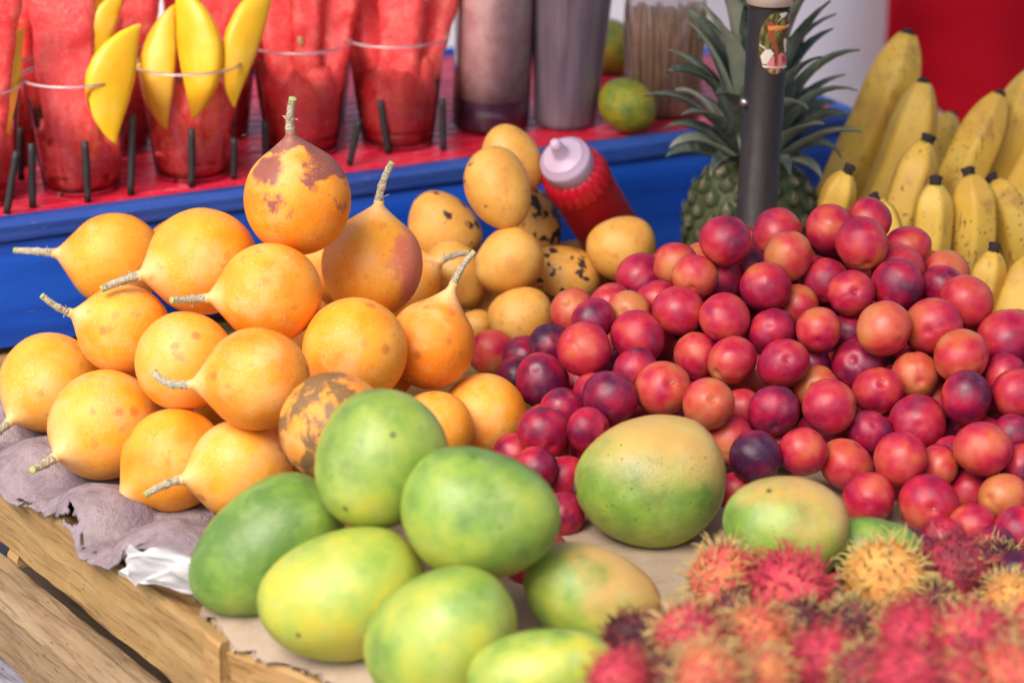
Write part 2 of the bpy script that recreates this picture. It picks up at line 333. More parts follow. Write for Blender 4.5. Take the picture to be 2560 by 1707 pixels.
def m_red():
    m = M('red_plastic', .35, .5); v = m.co((20,20,20)); f = m.noise(v, 1.2, 5, .6); g = m.noise(v, 6., 5, .7)
    c = m.ramp(f, [(.3, (.42,.006,.022)), (.55, (.60,.015,.045)), (.75, (.66,.08,.13))]); c = m.mix(m.step(g, .58, .70, 0, .5), c, (.72,.25,.32)); c = m.mix(m.step(g, .28, .36, .6, 0), c, (.22,.006,.015))
    m.col(c); m.rough(m.step(g, .3, .7, .25, .5)); m.bump(g, .3, .002); return m.m
RED = m_red()
nsl = 18; sw = (TD-.034)/nsl
for k in range(nsl):
    V, F = [], []; seg = 40; y0 = .0175 + k*sw; prof = [(0,.0),(0,.0055),(.001,.0065),(sw-.003,.0065),(sw-.002,.0055),(sw-.002,0)]; n = 6
    for i in range(seg+1):
        x = TL0-.186+(TL1-TL0-.028)*i/seg
        for (y, z) in prof: V.append((x, y0+y, TH-.0085+z + .0009*fbm((x*9, k*3.1, 2))))
    for i in range(seg):
        for q in range(n): F.append((i*n+q, (i+1)*n+q, (i+1)*n+(q+1) % n, i*n+(q+1) % n))
    F.append(tuple(range(n))); F.append(tuple(range(seg*n, seg*n+n))[::-1]); link('slat', mesh('slat', V, F, False), RED, box)
for x in (-.3, -.05, .2, .4):
    link('support_bar', mesh('support_bar', [(x+a, b, c) for c in (.004, TH-.0095) for a, b in ((0,.02),(.015,.02),(.015,TD-.02),(0,TD-.02))], [(0,1,5,4),(1,2,6,5),(2,3,7,6),(3,0,4,7),(4,5,6,7)], False), BLUE, box)
DECK = TH-.002

# table behind with white and red cloths
tb2 = thing('back_table', 'folding table behind the stall, hidden under cloths', 'table', (0, 2.9, GROUND))
link('table_top', mesh('table_top', [(x, y, z) for z in (.86, .885) for x, y in ((-1.2,-.35),(1.6,-.35),(1.6,.4),(-1.2,.4))], [(3,2,1,0),(0,1,5,4),(1,2,6,5),(2,3,7,6),(3,0,4,7),(4,5,6,7)], False), W_GREY, tb2)
for x, y in ((-1.1,-.3),(1.5,-.3),(1.5,.35),(-1.1,.35)): link('leg', mesh('leg', [(x+a*.02, y+b*.02, z) for z in (0, .859) for a, b in ((-1,-1),(1,-1),(1,1),(-1,1))], [(0,1,5,4),(1,2,6,5),(2,3,7,6),(3,0,4,7)], False), W_GREY, tb2)
def cloth(name, x0, x1, ytab, ztop, hem, mat, label, amp=.022, seed=1, back=.35):
    V, F = [], []; nx, nz = 90, 26
    for i in range(nx+1):
        x = x0+(x1-x0)*i/nx; hb = hem(x)
        for k in range(nz+1):
            t = k/nz
            if t < .25: y, z = ytab + back*(1-t/.25), ztop + .002*fbm((x*4, t*9, seed))
            else:
                s = (t-.25)/.75; z = ztop + (hb-ztop)*s; y = ytab - .012*min(1, s*6) - amp*s**.5*(1+math.sin(x*31+seed+2*fbm((x*3, 0, seed)))+.6*fbm((x*8, s*2, seed)))
            V.append((x, y, z))
    for i in range(nx):
        for k in range(nz): a = i*(nz+1)+k; F.append((a, a+nz+1, a+nz+2, a+1))
    o = link(name, mesh(name, V, F), mat); md = o.modifiers.new('thickness', 'SOLIDIFY'); md.thickness = .002; md.offset = 1
    return tag(o, label, 'cloth')
def m_cloth(name, c, v=.12):
    m = M(name, .9, .15); f = m.noise(m.co((3,3,3)), 2., 4); m.col(m.mix(f, tuple(x*(1+v) for x in c), tuple(x*(1-v) for x in c))); m.bump(m.noise(m.co((1,1,1)), 900., 2), .3, .001); return m.m
WHITE_C, RED_C = m_cloth('white_cloth', (.68,.62,.67)), m_cloth('red_cloth', (.50,.003,.014))
cloth('white_cloth', -1.15, .415, 2.55, .089, lambda x: -.62+.02*math.sin(x*9), WHITE_C, 'white cloth hanging from the table behind the fruit cups', .02, 4)
cloth('red_cloth', .395, 1.5, 2.545, .093, lambda x: -.055 -.075*math.sin(min(max((x-.37)/.33, 0), 1)*math.pi*.62) - .02*math.sin(x*14), RED_C, 'red cloth swagged over the table behind the bananas', .03, 9)

# ---------------------------------------------------------------- paper and cardboard on the table
def m_pulp():
    m = M('purple_pulp', .95, .1); v = m.co((1,1,1), False); f = m.noise(v, 60., 6, .7); g = m.noise(v, 420., 4, .7); s_ = m.noise(v, 30., 3)
    c = m.ramp(f, [(.28, (.16,.12,.135)), (.5, (.29,.225,.24)), (.75, (.40,.33,.335))]); c = m.mix(m.step(s_, .55, .7, 0, .5), c, (.16,.12,.20)); c = m.mix(m.step(g, .62, .72, 0, .45), c, (.15,.10,.12))
    m.col(c); m.bump(m.math('ADD', g, f), .9, .0018); return m.m
domes = [(Vector((-0.2719, 1.3219, 0.0120)), .034, .013), (Vector((-0.2333, 1.2454, 0.0120)), .030, .016), (Vector((-0.1817, 1.1885, 0.0140)), .033, .020), (Vector((-0.3101, 1.3849, 0.0100)), .026, .015)]
V, F = [], []; na, nb = 190, 46; al, be = .36, .085
alive = {}
for i in range(na+1):
    for j in range(nb+1):
        a = -.13 + al*i/na; edge = .0035*fbm((a*60, 1, 1)) + .006*fbm((a*18, 4, 1)); b = -.007+edge + max(0, a-.150)*.55 + be*(j/nb)
        p = e0 + d1*a - out1*b; z = .0025 + .0015*fbm((a*40, b*40, 0))
        for c, r, h in domes:
            dd = (Vector((p.x, p.y, 0)) - Vector((c.x, c.y, 0))).length/r
            if dd < 1.25: z = max(z, .0025 + h*max(0, 1-(dd/1.1)**2)**.8 + .0012*fbm((a*70, b*70, 5)))
        if j < 8: z += .004*(1-j/8)*fbm((a*45, 7, 2)) - (.004*(1-j/8) if b < 0 else 0)
        alive[i, j] = len(V); V.append((p.x, p.y, max(z, .0012 if b > 0.001 else -.004)))
for i in range(na):
    for j in range(nb):
        a = i/na*al; hole = fbm((a*38+3, j*.16, 11)) > .70 and 2 < j < 14
        if hole or (j < 6 and fbm((a*60, j*.3, 6)) > .22+.07*j): continue
        F.append((alive[i,j], alive[i+1,j], alive[i+1,j+1], alive[i,j+1]))
o = link('pulp_tray', mesh('pulp_tray', V, F), m_pulp()); md = o.modifiers.new('thickness', 'SOLIDIFY'); md.thickness = .0014
tag(o, 'torn purple molded pulp fruit tray between wooden slat and granadillas', 'paper tray')

def m_card():
    m = M('cardboard', .9, .15); v = m.co((1,1,1), False); f = m.noise(v, 14., 6, .7); g = m.noise(v, 260., 4, .7); w = m.noise(v, 45., 5, .7, .6)
    c = m.ramp(f, [(.3, (.27,.19,.125)), (.55, (.37,.285,.21)), (.75, (.44,.36,.28))]); c = m.mix(m.step(w, .58, .68, 0, .35), c, (.20,.13,.08)); c = m.mix(m.step(g, .6, .7, 0, .3), c, (.25,.17,.11))
    m.col(c); m.bump(m.math('ADD', g, m.math('MULTIPLY', w, 2.)), .35, .001); return m.m
CARD = m_card()
c0 = Vector((-0.1674, 1.1145, 0.0040)); cdir = d2; cin = -out2
cb = thing('cardboard_sheet', 'worn corrugated cardboard sheet under the green mangos', 'cardboard', c0); bpy.context.view_layer.update()
def cedge(a): return .004*fbm((a*30, 2, 3)) + .005*fbm((a*90, 2, 8)) + .012*max(0, 1-a/.03)
def liner(z, inset, name):
    V, F = [], []; na, nb = 150, 40
    for i in range(na+1):
        a = .5*i/na
        for j in range(nb+1):
            b = inset + cedge(a+inset*3)*(1-j/nb) + (.30*(j/nb)**1.5)
            sag = .0075*max(0, 1-b/.03)**2
            p = cdir*a + cin*b; V.append((p.x, p.y, z - sag + .0008*fbm((a*25, b*25, 3))))
    for i in range(na):
        for j in range(nb): q = i*(nb+1)+j; F.append((q, q+nb+1, q+nb+2, q+1))
    return link(name, mesh(name, V, F), CARD, cb)
liner(.0042, 0, 'top_liner'); liner(.0008, .0022, 'bottom_liner')
V, F = [], []; n = 900
for i in range(n+1):
    a = .5*i/n; w = .0014*math.sin(a/.0075*2*math.pi)
    for b in (.0008, .012):
        bb = b + cedge(a+.004); p = cdir*a + cin*bb; V.append((p.x, p.y, .0025 + w - .0075*max(0, 1-bb/.03)**2))
for i in range(n): F.append((2*i, 2*i+2, 2*i+3, 2*i+1))
link('corrugation', mesh('corrugation', V, F), CARD, cb)
# second sheet further back, under the right mangos and plums
V, F = [], []; na, nb = 60, 40; q0, q1, q2, q3 = [Vector(t) for t in ((0.0009, 1.1810, 0.0015), (0.1138, 1.0799, 0.0015), (0.3311, 1.3324, 0.0015), (0.0196, 1.3597, 0.0015))]
for i in range(na+1):
    for j in range(nb+1):
        s, t = i/na, j/nb; p = (q0*(1-s)+q1*s)*(1-t) + (q3*(1-s)+q2*s)*t; p += Vector((fbm((s*9, t*9, 1)), fbm((s*9, t*9, 5)), 0))*.003; V.append((p.x, p.y, .0052 + .0006*fbm((p.x*30, p.y*30, 1))))
for i in range(na):
    for j in range(nb): q = i*(nb+1)+j; F.append((q, q+nb+1, q+nb+2, q+1))
o = link('cardboard_sheet', mesh('cardboard_sheet', V, F), CARD); md = o.modifiers.new('thickness', 'SOLIDIFY'); md.thickness = .0008
tag(o, 'flat beige cardboard showing between the big speckled mango and rambutans', 'cardboard')

# crumpled white tissue
def m_tissue():
    m = M('white_tissue', .9, .15); m.col(m.mix(m.noise(m.co((1,1,1), False), 90., 3), (.66,.64,.63), (.58,.56,.58))); m.b.inputs['Subsurface Weight'].default_value = .0; return m.m
ta, tbb, tc, td = Vector((-0.1894, 1.1600, 0.0160)), Vector((-0.1515, 1.1283, 0.0220)), Vector((-0.1540, 1.1407, -0.0040)), Vector((-0.1984, 1.1729, -0.0080))
V, F = [], []; n = 44
for i in range(n+1):
    for j in range(n+1):
        s, t = i/n, j/n; p = (ta*(1-s)+tbb*s)*(1-t) + (td*(1-s)+tc*s)*t
        w = abs(noise.noise(Vector((s*1.7+.35+t*.6, t*1.1-s*.3, .3))))*.018 + abs(noise.noise(Vector((s*3.1+t*1.5, t*1.2-s, 3.3))))*.005
        p += out1*(.010 + w*.75 + .006*math.sin(s*3.1)*(t)) + Vector((0,0,.010+w*.55)) + Vector((fbm((s*2, t*2, 9)), fbm((s*2, t*2, 4)), fbm((s*2, t*2, 7))))*.0032
        V.append(p)
for i in range(n):
    for j in range(n): q = i*(n+1)+j; F.append((q, q+n+1, q+n+2, q+1))
o = link('tissue', mesh('tissue', V, F), m_tissue()); tag(o, 'crumpled white tissue paper tucked over the crate edge beside a green mango', 'tissue')
# ================================================================ cups with cut fruit
CLEAR = clear('clear_plastic', (.99,.985,.985), .015, .07)
def cup_mesh(R0=.0262, R1=.0364, Hc=.079):
    prof = []; n = 46
    prof.append((0, .0012)); prof.append((R0*.92, .0012)); prof.append((R0, .0)); prof.append((R0*1.005, .002))
    for i in range(1, n):
        t = i/n; r = R0+(R1-R0)*t*.97
        if .30 < t < .82: r += .00045*(1 if i % 2 else -1)
        prof.append((r, Hc*t))
    for k in range(9):
        a = -math.pi/2 + k/8*math.pi*1.5; prof.append((R1 + .0006+.0014*math.cos(a), Hc + .0014*math.sin(a)))
    return prof
V, F = revolve(cup_mesh(), 56); CUPM = mesh('cup_wall', V, F)
RIMPROF = [(.0372+.0010*math.cos(a), .079+.0010*math.sin(a)) for a in [2*math.pi*k/8 for k in range(9)]]
V, F = revolve(RIMPROF, 56); CUPR = mesh('cup_rim', V, F)
m_ = M('rim_plastic', .15, .6); m_.b.inputs['Base Color'].default_value = (.85,.78,.80,1); m_.b.inputs['Alpha'].default_value = .38; RIMP = m_.m
JUICE = clear('watermelon_juice', (.95,.45,.45), .15, .1)
JUICEM = mesh('juice', *revolve([(0,.0025),(.0252,.0025),(.0265,.0135),(0,.0135)], 32))
def m_melon():
    m = M('watermelon_flesh', .27, .35, sss=.35); v = m.co((1,1,1)); f = m.noise(v, 70., 6, .7); g = m.noise(v, 240., 4, .75); st = m.noise(m.co((55, 55, 9)), 1., 4)
    c = m.ramp(f, [(.25, (.82,.028,.050)), (.5, (.90,.085,.085)), (.75, (.93,.22,.17))]); c = m.mix(m.step(g, .55, .68, 0, .5), c, (.88,.38,.30)); pit = m.voro(m.co((1,1,.6)), 75.); c = m.mix(m.math('MULTIPLY', m.step(pit, .12, .26, .6, 0), m.step(m.noise(v, 28., 2), .54, .64)), c, (.45,.008,.02)); c = m.mix(m.step(st, .3, .42, .4, 0), c, (.56,.010,.03))
    m.col(c); m.bump(m.math('ADD', f, g), .45, .003); m.b.inputs['Subsurface Scale'].default_value = .008; return m.m
MELON = m_melon(); SEED = plain('pale_melon_seed', (.55,.42,.16), .5, .3, 200)
def m_slice():
    m = M('mango_flesh', .38, .45, sss=.2); v = m.co((1,1,1)); f = m.noise(v, 30., 3); st = m.noise(m.co((30, 200, 30)), 1., 3)
    c = m.ramp(f, [(.3, (.84,.42,.006)), (.6, (.86,.52,.015)), (.8, (.86,.58,.08))]); m.col(m.mix(m.step(st, .55, .7, 0, .25), c, (.88,.66,.2))); m.bump(st, .25, .001); m.b.inputs['Subsurface Radius'].default_value = (1,.6,.1); return m.m
SLICE = m_slice()
def stick(label, base, top, w0, w1, th, roll=0., seed=0, seeds=0, grp=None):
    """rough cut bar of watermelon from base to top"""
    base, top = Vector(base), Vector(top); d = top-base; L = d.length; d.normalize()
    x = (CR - d*CR.dot(d)).normalized(); y = d.cross(x); q = basis(x, y, d) @ Quaternion((0,0,1), roll)
    V, F = [], []; n = 30; per = []
    for k in range(7): per.append((-1+2*k/6, -1))
    for k in range(1, 5): per.append((1, -1+2*k/4))
    for k in range(1, 7): per.append((1-2*k/6, 1))
    for k in range(1, 4): per.append((-1, 1-2*k/4))
    m = len(per)
    for i in range(n+1):
        t = i/n; w = (w0+(w1-w0)*t)*.5; h = th*.5*(1-.15*t)
        for (a, b) in per:
            rr = 1-.16*(abs(a)**6*abs(b)**6)
            pv = Vector((a*w*rr, b*h*rr, t*L)); s = Vector((pv.x*90, pv.y*90, pv.z*70)) + Vector((seed*7.3, 0, 0))
            e = .0016*fbm(s, 1, 4) - .0022*max(0, fbm(s, .8, 2)-.35)*3
            dirn = Vector((a, b, 0)); V.append(pv + dirn*e + Vector((.0012*math.sin(t*5+seed), 0, 0)))
    for i in range(n):
        for k in range(m): F.append((i*m+k, i*m+(k+1) % m, (i+1)*m+(k+1) % m, (i+1)*m+k))
    F.append(tuple(range(m))[::-1]); F.append(tuple(range(n*m, n*m+m)))
    r = thing('watermelon_stick', label, 'watermelon', base, q, grp)
    link('flesh', mesh('flesh', V, F), MELON, r)
    for k in range(seeds):
        t = random.uniform(.45, .9); link('seed', SEEDM, SEED, r, (random.uniform(-.3,.3)*w1, -th*.5*(1-.15*t)-.0002, t*L), (R(90), random.uniform(-.4,.4), 0), (1,1,1))
    return r
SEEDM = mesh('seed', *revolve([(0,-.0038),(.0014,-.0028),(.0021,-.0004),(.0018,.002),(0,.0038)], 10, lambda v: Vector((v.x, v.z, v.y*.5))))
def mango_slice(label, tipa, tipb, bulge, Wd, Th, face=0., grp=None):
    """peeled mango slice: straight cut edge between two tips, bulging to one side"""
    a, b = Vector(tipa), Vector(tipb); z = b-a; L = z.length; z.normalize(); x = Vector(bulge); x = (x - z*x.dot(z)).normalized(); y = z.cross(x)
    V, F = [], []; n, m = 30, 16
    for i in range(n+1):
        t = i/n; s = math.sin(math.pi*t); w = Wd*(.05+.95*s**.8); th = Th*(.12+.88*s**.7)
        for k in range(m):
            ph = 2*math.pi*k/m; cx = .5-.5*math.cos(ph); sg = math.sin(ph)
            prof = (cx**.55)*(1-cx**5*.55) if 0 < cx < 1 else 0
            px = w*(cx*.97) - Wd*.10*math.sin(math.pi*t)**2; py = th*.5*(1 if sg >= 0 else -1)*max(prof, .10 if cx < .5 else .0)
            V.append(Vector((px, py, t*L)) + Vector((1,1,0))*.0005*fbm((px*150, py*150, t*9)))
    for i in range(n):
        for k in range(m): F.append((i*m+k, i*m+(k+1) % m, (i+1)*m+(k+1) % m, (i+1)*m+k))
    F.append(tuple(range(m))[::-1]); F.append(tuple(range(n*m, n*m+m)))
    o = link('mango_slice', mesh('mango_slice', V, F), SLICE, None, a, basis(x, y, z) @ Quaternion((0,0,1), face)); return tag(o, label, 'mango slice', grp)
def cup(label, base, yaw=0, short=None, juice=True, grp=None, hz=1.):
    r = thing('plastic_cup', label, 'cup', (base[0], base[1], DECK+.0012), (0,0,yaw), grp)
    link('cup_wall', CUPM, CLEAR, r); link('cup_rim', CUPR, RIMP, r)
    if juice: link('juice', JUICEM, JUICE, r)
    sd_ = base[0]*40; CH = revolve([(0,.0045),(.0228,.0045),(.0252,.010),(.0265,.020),(.0280,.034),(.0275,.046),(.0225,.053),(.012,.056),(0,.055)], 48, lambda v: Vector((v.x, v.y, v.z*hz*(1+.35*fbm(v+Vector((sd_,0,0)), 70, 2)*(v.z > .03))))*(1+.06*fbm(v+Vector((sd_,0,0)), 120, 4)*(1 if math.hypot(v.x, v.y) > .004 else 0)) + Vector((sd_*0,0,0)))
    o = link('watermelon_chunk', mesh('watermelon_chunk', *CH), MELON, None, (base[0], base[1], DECK+.0012), (0,0,sd_)); tag(o, 'watermelon chunk low in the '+(short or label), 'watermelon')
    return r
B0, B1, B2, B3, B4 = [Vector(t) for t in ((-0.3670, 1.5855, 0.0880), (-0.2988, 1.6151, 0.0880), (-0.2256, 1.6491, 0.0880), (-0.1531, 1.7126, 0.0880), (-0.0844, 1.7320, 0.0880))]
cup('clear plastic cup with watermelon and mango, beside the cup of one thick watermelon stick', B0, 0, 'cup at the end of the cup row'); cup('clear ribbed cup with one thick watermelon stick and mango slices', B1, .4, 'ribbed cup', hz=.62)
cup('clear cup with three mango slices standing over watermelon', B2, 1.1, 'cup with three mango slices', hz=.62); cup('clear cup of watermelon sticks with a seed, behind the upright stem', B3, 2., 'cup with a seeded stick'); cup('clear cup of watermelon sticks beside the pink drink bottle', B4, 3., 'cup beside the drink bottle')
def fl(b, dx=0, dy=0, z=.016): return (b.x+dx, b.y+dy, DECK+z)
# cup 0
stick('watermelon stick at the left end of the cup row', fl(B0, .004, -.004), (-0.3417, 1.5867, 0.2413), .026, .040, .022, .2, 1)
mango_slice('flat topped mango slice beside the watermelon in the end cup', (-0.3292, 1.6091, 0.2006), (-0.3398, 1.5841, 0.1319), (-1,0,.0), .018, .014)
mango_slice('mango slice rising behind the flat topped slice', (-0.3372, 1.6452, 0.2265), (-0.3432, 1.6216, 0.1619), (-1,0,0), .014, .012)
# cup 1
stick('thick watermelon stick standing in the ribbed cup', fl(B1, -.003, -.003), (-0.3112, 1.6522, 0.2312), .036, .046, .024, .15, 2)
mango_slice('curved mango slice hanging over the rim of the ribbed cup', (-0.2506, 1.6097, 0.2022), (-0.2682, 1.5868, 0.1245), (-1.0000, 0.0000, 0.2500), .034, .020, -.25)
mango_slice('long mango slice leaning between the thick watermelon stick and curved slice', (-0.2662, 1.6545, 0.2170), (-0.2903, 1.6323, 0.1562), (-0.8500, 0.0000, 0.5000), .020, .014)
mango_slice('mango slice tucked behind the thick watermelon stick', (-0.3003, 1.6858, 0.2214), (-0.2865, 1.6660, 0.1667), (1,0,0), .016, .012)
# cup 2
mango_slice('dull mango slice with its tip down in the three slice cup', (-0.2360, 1.6785, 0.2012), (-0.2407, 1.6387, 0.1210), (-0.9000, 0.0000, 0.1000), .027, .018, .3)
mango_slice('broad mango slice in the middle of the three slice cup', (-0.2341, 1.6585, 0.2193), (-0.2227, 1.6314, 0.1301), (1.0000, 0.0000, 0.1200), .033, .020, .2)
mango_slice('mango slice leaning outward in the three slice cup', (-0.1631, 1.6749, 0.2205), (-0.1930, 1.6390, 0.1365), (-0.9000, 0.0000, 0.4000), .027, .020, -.2)
stick('short watermelon piece low in the three slice cup', fl(B2, .008, .004), (-0.2076, 1.6646, 0.1482), .024, .032, .022, .4, 3)
stick('watermelon piece behind the dull slice in the three slice cup', fl(B2, -.010, .006), (-0.2342, 1.6781, 0.1417), .022, .026, .018, -.3, 4)
# cup 3
stick('watermelon stick leaning outward beside the mango cup', fl(B3, -.010, 0), (-0.1751, 1.7404, 0.2104), .016, .034, .020, .35, 5)
stick('middle watermelon stick with a pale seed', fl(B3, .001, -.006), (-0.1462, 1.7206, 0.2144), .018, .020, .018, .1, 6, 1)
stick('watermelon stick leaning toward the next watermelon cup', fl(B3, .010, 0), (-0.1169, 1.7404, 0.2104), .018, .026, .020, -.3, 7)
# cup 4
stick('dark watermelon stick in the cup beside the drink bottle', fl(B4, -.011, .002), (-0.1086, 1.7701, 0.2044), .016, .030, .020, .5, 8)
stick('broad pale watermelon stick in the cup beside the drink bottle', fl(B4, .003, -.006), (-0.0793, 1.7404, 0.2104), .026, .036, .020, -.15, 9)
stick('watermelon stick leaning toward the drink bottle', fl(B4, .011, .003), (-0.0468, 1.7652, 0.2054), .016, .024, .018, -.4, 10)
# second row behind
k = 11
for (u, lab) in ((60, 'clear watermelon cup in the back row behind the end cups'), (318, 'clear watermelon cup in the back row behind the curved mango slice'), (560, 'clear watermelon cup in the back row between mango cup and seed cup'), (800, 'clear watermelon cup in the back row between the two watermelon cups')):
    b = B0 + (B4-B0)*((u+58)/972) + N0*.085
    cup(lab, b, k, lab.replace('clear watermelon cup', 'cup'))
    for dx, tx, wd_ in ((-.010, -.024, 'stick leaning from the bottles, '), (.002, .003, 'upright stick '), (.011, .028, 'stick leaning to the bottles, ')):
        stick('watermelon '+wd_+'in the '+lab.replace('clear watermelon cup in the back row', 'back cup').replace('the two watermelon cups', 'watermelon cups'), fl(b, dx, random.uniform(-.006,.006)), (b.x+tx, b.y+random.uniform(-.006,.01), DECK+.135), .018, .031, .022, random.uniform(-.4,.4), k, 0); k += 1
# black pegs
PEG = plain('black_peg', (.018,.016,.016), .6, .5, 300)
def peg(bot, top, lab):
    bot, top = Vector(bot), Vector(top); L = (top-bot).length; n = 9
    rad = [.0025*(1+.12*fbm((i*1.7, bot.x*90, 0))) for i in range(n)]
    V, F = tube([(.0004*fbm((i, bot.x*50, 2)), .0004*fbm((i, bot.x*50, 7)), L*i/(n-1)) for i in range(n)], rad, 9)
    tag(link('black_peg', mesh('black_peg', V, F, True), PEG, None, bot, (top-bot).to_track_quat('Z', 'Y')), lab, 'peg', 'black pegs along the red deck')
PEGL = ('upright black peg behind the leaning pair at the end of the deck', 'black peg standing in front of the gap beside the ribbed cup', 'black peg leaning over at the end of the deck', 'black peg in front of the ribbed cup',
 'tallest black peg, between ribbed cup and three slice cup', 'black peg in front of the three slice cup', 'short black peg just past the three slice cup', 'black peg just behind the topmost granadilla', 'black peg in front of the seeded melon cup',
 'black peg leaning, between the two watermelon cups', 'black peg leaning in front of the last watermelon cup', 'black peg between the last cup and drink bottle')
for (bot, top), lab in zip((((-0.3451, 1.6355, 0.0865), (-0.3431, 1.6370, 0.1230)), ((-0.3240, 1.5668, 0.0865), (-0.3227, 1.5708, 0.1295)), ((-0.3387, 1.5517, 0.0865), (-0.3298, 1.5553, 0.1284)), ((-0.2887, 1.5791, 0.0865), (-0.2888, 1.5824, 0.1278)), ((-0.2621, 1.5957, 0.0865), (-0.2589, 1.6037, 0.1405)), ((-0.2227, 1.6159, 0.0865), (-0.2213, 1.6188, 0.1266)), ((-0.1955, 1.6355, 0.0865), (-0.1939, 1.6344, 0.1158)), ((-0.1769, 1.6781, 0.0865), (-0.1767, 1.6773, 0.1164)), ((-0.1451, 1.6920, 0.0865), (-0.1430, 1.6921, 0.1189)), ((-0.1164, 1.6713, 0.0865), (-0.1088, 1.6716, 0.1195)), ((-0.0901, 1.7014, 0.0865), (-0.0955, 1.7037, 0.1250)), ((-0.0504, 1.7121, 0.0865), (-0.0507, 1.7140, 0.1240))), PEGL): peg(bot, top, lab)

# ================================================================ bottles, lime, skewers
def m_drink():
    m = M('fruit_foam', .28, .5, coat=.3); v = m.co((1,1,1.0)); f = m.noise(v, 75., 5, .65, .5); g = m.noise(v, 30., 3); 
    c = m.ramp(f, [(.3, (.50,.24,.24)), (.5, (.64,.38,.38)), (.75, (.72,.50,.50))]); m.col(m.mix(m.step(g, .56, .70, 0, .45), c, (.34,.14,.17))); return m.m
DRINK = m_drink(); LIQ = plain('purple_drink', (.15,.07,.13), .25, .25, 40, .5, .0, .3); LAV = plain('lavender_plastic', (.55,.42,.58), .4, .1, 40, .5, .05)
ba = Vector((-0.0165, 1.7744, 0.0880))
bt = thing('drink_bottle', 'clear bottle of frothy pink fruit drink with purple base', 'bottle', (ba.x, ba.y, DECK+.0012), (0, R(2.5), 0))
link('purple_layer', mesh('purple_layer', *revolve([(0,.0),(.025,0),(.0283,.004),(.0284,.0245),(0,.0246)], 48)), LIQ, bt)
link('foam_layer', mesh('foam_layer', *revolve([(0,.0247),(.0284,.0247),(.0286,.05),(.0288,.125),(.026,.133),(.013,.142),(0,.142)], 48)), DRINK, bt)
link('bottle_wall', mesh('bottle_wall', *revolve([(0,-.0006),(.026,-.0006),(.0292,.0035),(.0293,.03),(.0297,.126),(.0265,.135),(.0135,.145),(.0135,.152)], 48)), CLEAR, bt)
link('cap', mesh('cap', *revolve([(.0155,.143),(.0155,.158),(.006,.162),(.0035,.180),(0,.181)], 32)), LAV, bt)
m_ = M('smoky_plastic', .3, .5, coat=.25); f_ = m_.noise(m_.co((160, 160, 6)), 1., 3); m_.col(m_.ramp(f_, [(.3, (.10,.07,.095)), (.7, (.20,.15,.18))])); SMOKE = m_.m
bb = Vector((0.0400, 1.7821, 0.0880))
bt = thing('tumbler', 'smoky grey tapered plastic tumbler beside the pink drink bottle', 'tumbler', (bb.x, bb.y, DECK+.0012), (0, R(2.5), 0))
link('tumbler_wall', mesh('tumbler_wall', *revolve([(0,0),(.0205,0),(.0228,.0015),(.0236,.006),(.0325,.125),(.0338,.150),(.0330,.150),(.0315,.122),(.0225,.006),(0,.005)], 48)), SMOKE, bt)
link('lid', mesh('lid', *revolve([(.0345,.147),(.0350,.153),(.034,.158),(.010,.159),(0,.159)], 48)), LAV, bt)
def m_lime():
    m = M('lime_skin', .4, .5); v = m.co(); f = m.noise(v, 1.6, 3); m.col(m.ramp(f, [(.3, (.09,.16,.012)), (.5, (.24,.26,.015)), (.72, (.45,.30,.015))])); m.bump(m.voro(v, 14.), .3, .03); return m.m
LIME = m_lime()
def citrus(label, c, r, sc=(1,1,.86)):
    V, F = revolve([(math.sin(a)*(1), -math.cos(a)*(1-.06*math.exp(-(min(a, math.pi-a)/.18)**2))) for a in [math.pi*i/24 for i in range(25)]], 36, lambda v: v*(1+.02*fbm(v, 1.3)))
    V[0].x = V[0].y = V[-1].x = V[-1].y = 0
    t = thing('lime', label, 'lime', c, (.3, .5, 1), None, r); link('peel', mesh('peel', [Vector((v.x*sc[0], v.y*sc[1], v.z*sc[2])) for v in V], F), LIME, t)
    link('stem_button', mesh('stem_button', *revolve([(0,.80),(.10,.815),(.09,.85),(0,.86)], 10)), NUB, t)
lc = Vector((0.0864, 1.7617, 0.1065)); citrus('mottled green and yellow lime on the red deck', (lc.x, lc.y, DECK+.0205), .0228)
lc = Vector((0.0796, 1.9477, 0.0929)); citrus('yellow green lime behind the smoky tumbler', (lc.x, lc.y, DECK+.0225), .026)
sk = Vector((0.1155, 1.8003, 0.0880))
bun = thing('skewer_bundle', 'bundle of wooden skewers in a clear bag behind the lime', 'skewers', (sk.x, sk.y, DECK+.0012))
SKW = wood('skewer_wood', (.46,.28,.16), (.66,.44,.28), (.80,.60,.43), .6, .5)
for i in range(17):
    for j in range(3):
        x = -.0245+.049*(i+.5*(j % 2))/16; y = .003*j + random.uniform(-.0008,.0008); tl = random.uniform(-.006,.006)
        link('skewer', mesh('skewer', *tube([(x, y, .0), (x+tl*.5, y, .045), (x+tl, y+.001, .086+random.uniform(-.003,.003)), ], [.00145, .00145, .0013], 6)), SKW, bun)
BAG = clear('bag_film', (.97,.93,.93), .25, .25)
V, F = [], []; n = 60; rows = 26
for i in range(rows+1):
    z = .130*i/rows
    for k in range(n):
        a = 2*math.pi*k/n; ww = 1+.06*fbm((math.cos(a)*2, math.sin(a)*2, z*40)); V.append((.0285*math.cos(a)*ww*(1+.15*z/.13), .002+.0085*math.sin(a)*ww*(1+.5*z/.13), z+.0002))
for i in range(rows):
    for k in range(n): F.append((i*n+k, i*n+(k+1) % n, (i+1)*n+(k+1) % n, (i+1)*n+k))
F.append(tuple(range(n))[::-1]); link('bag', mesh('bag', V, F), BAG, bun)
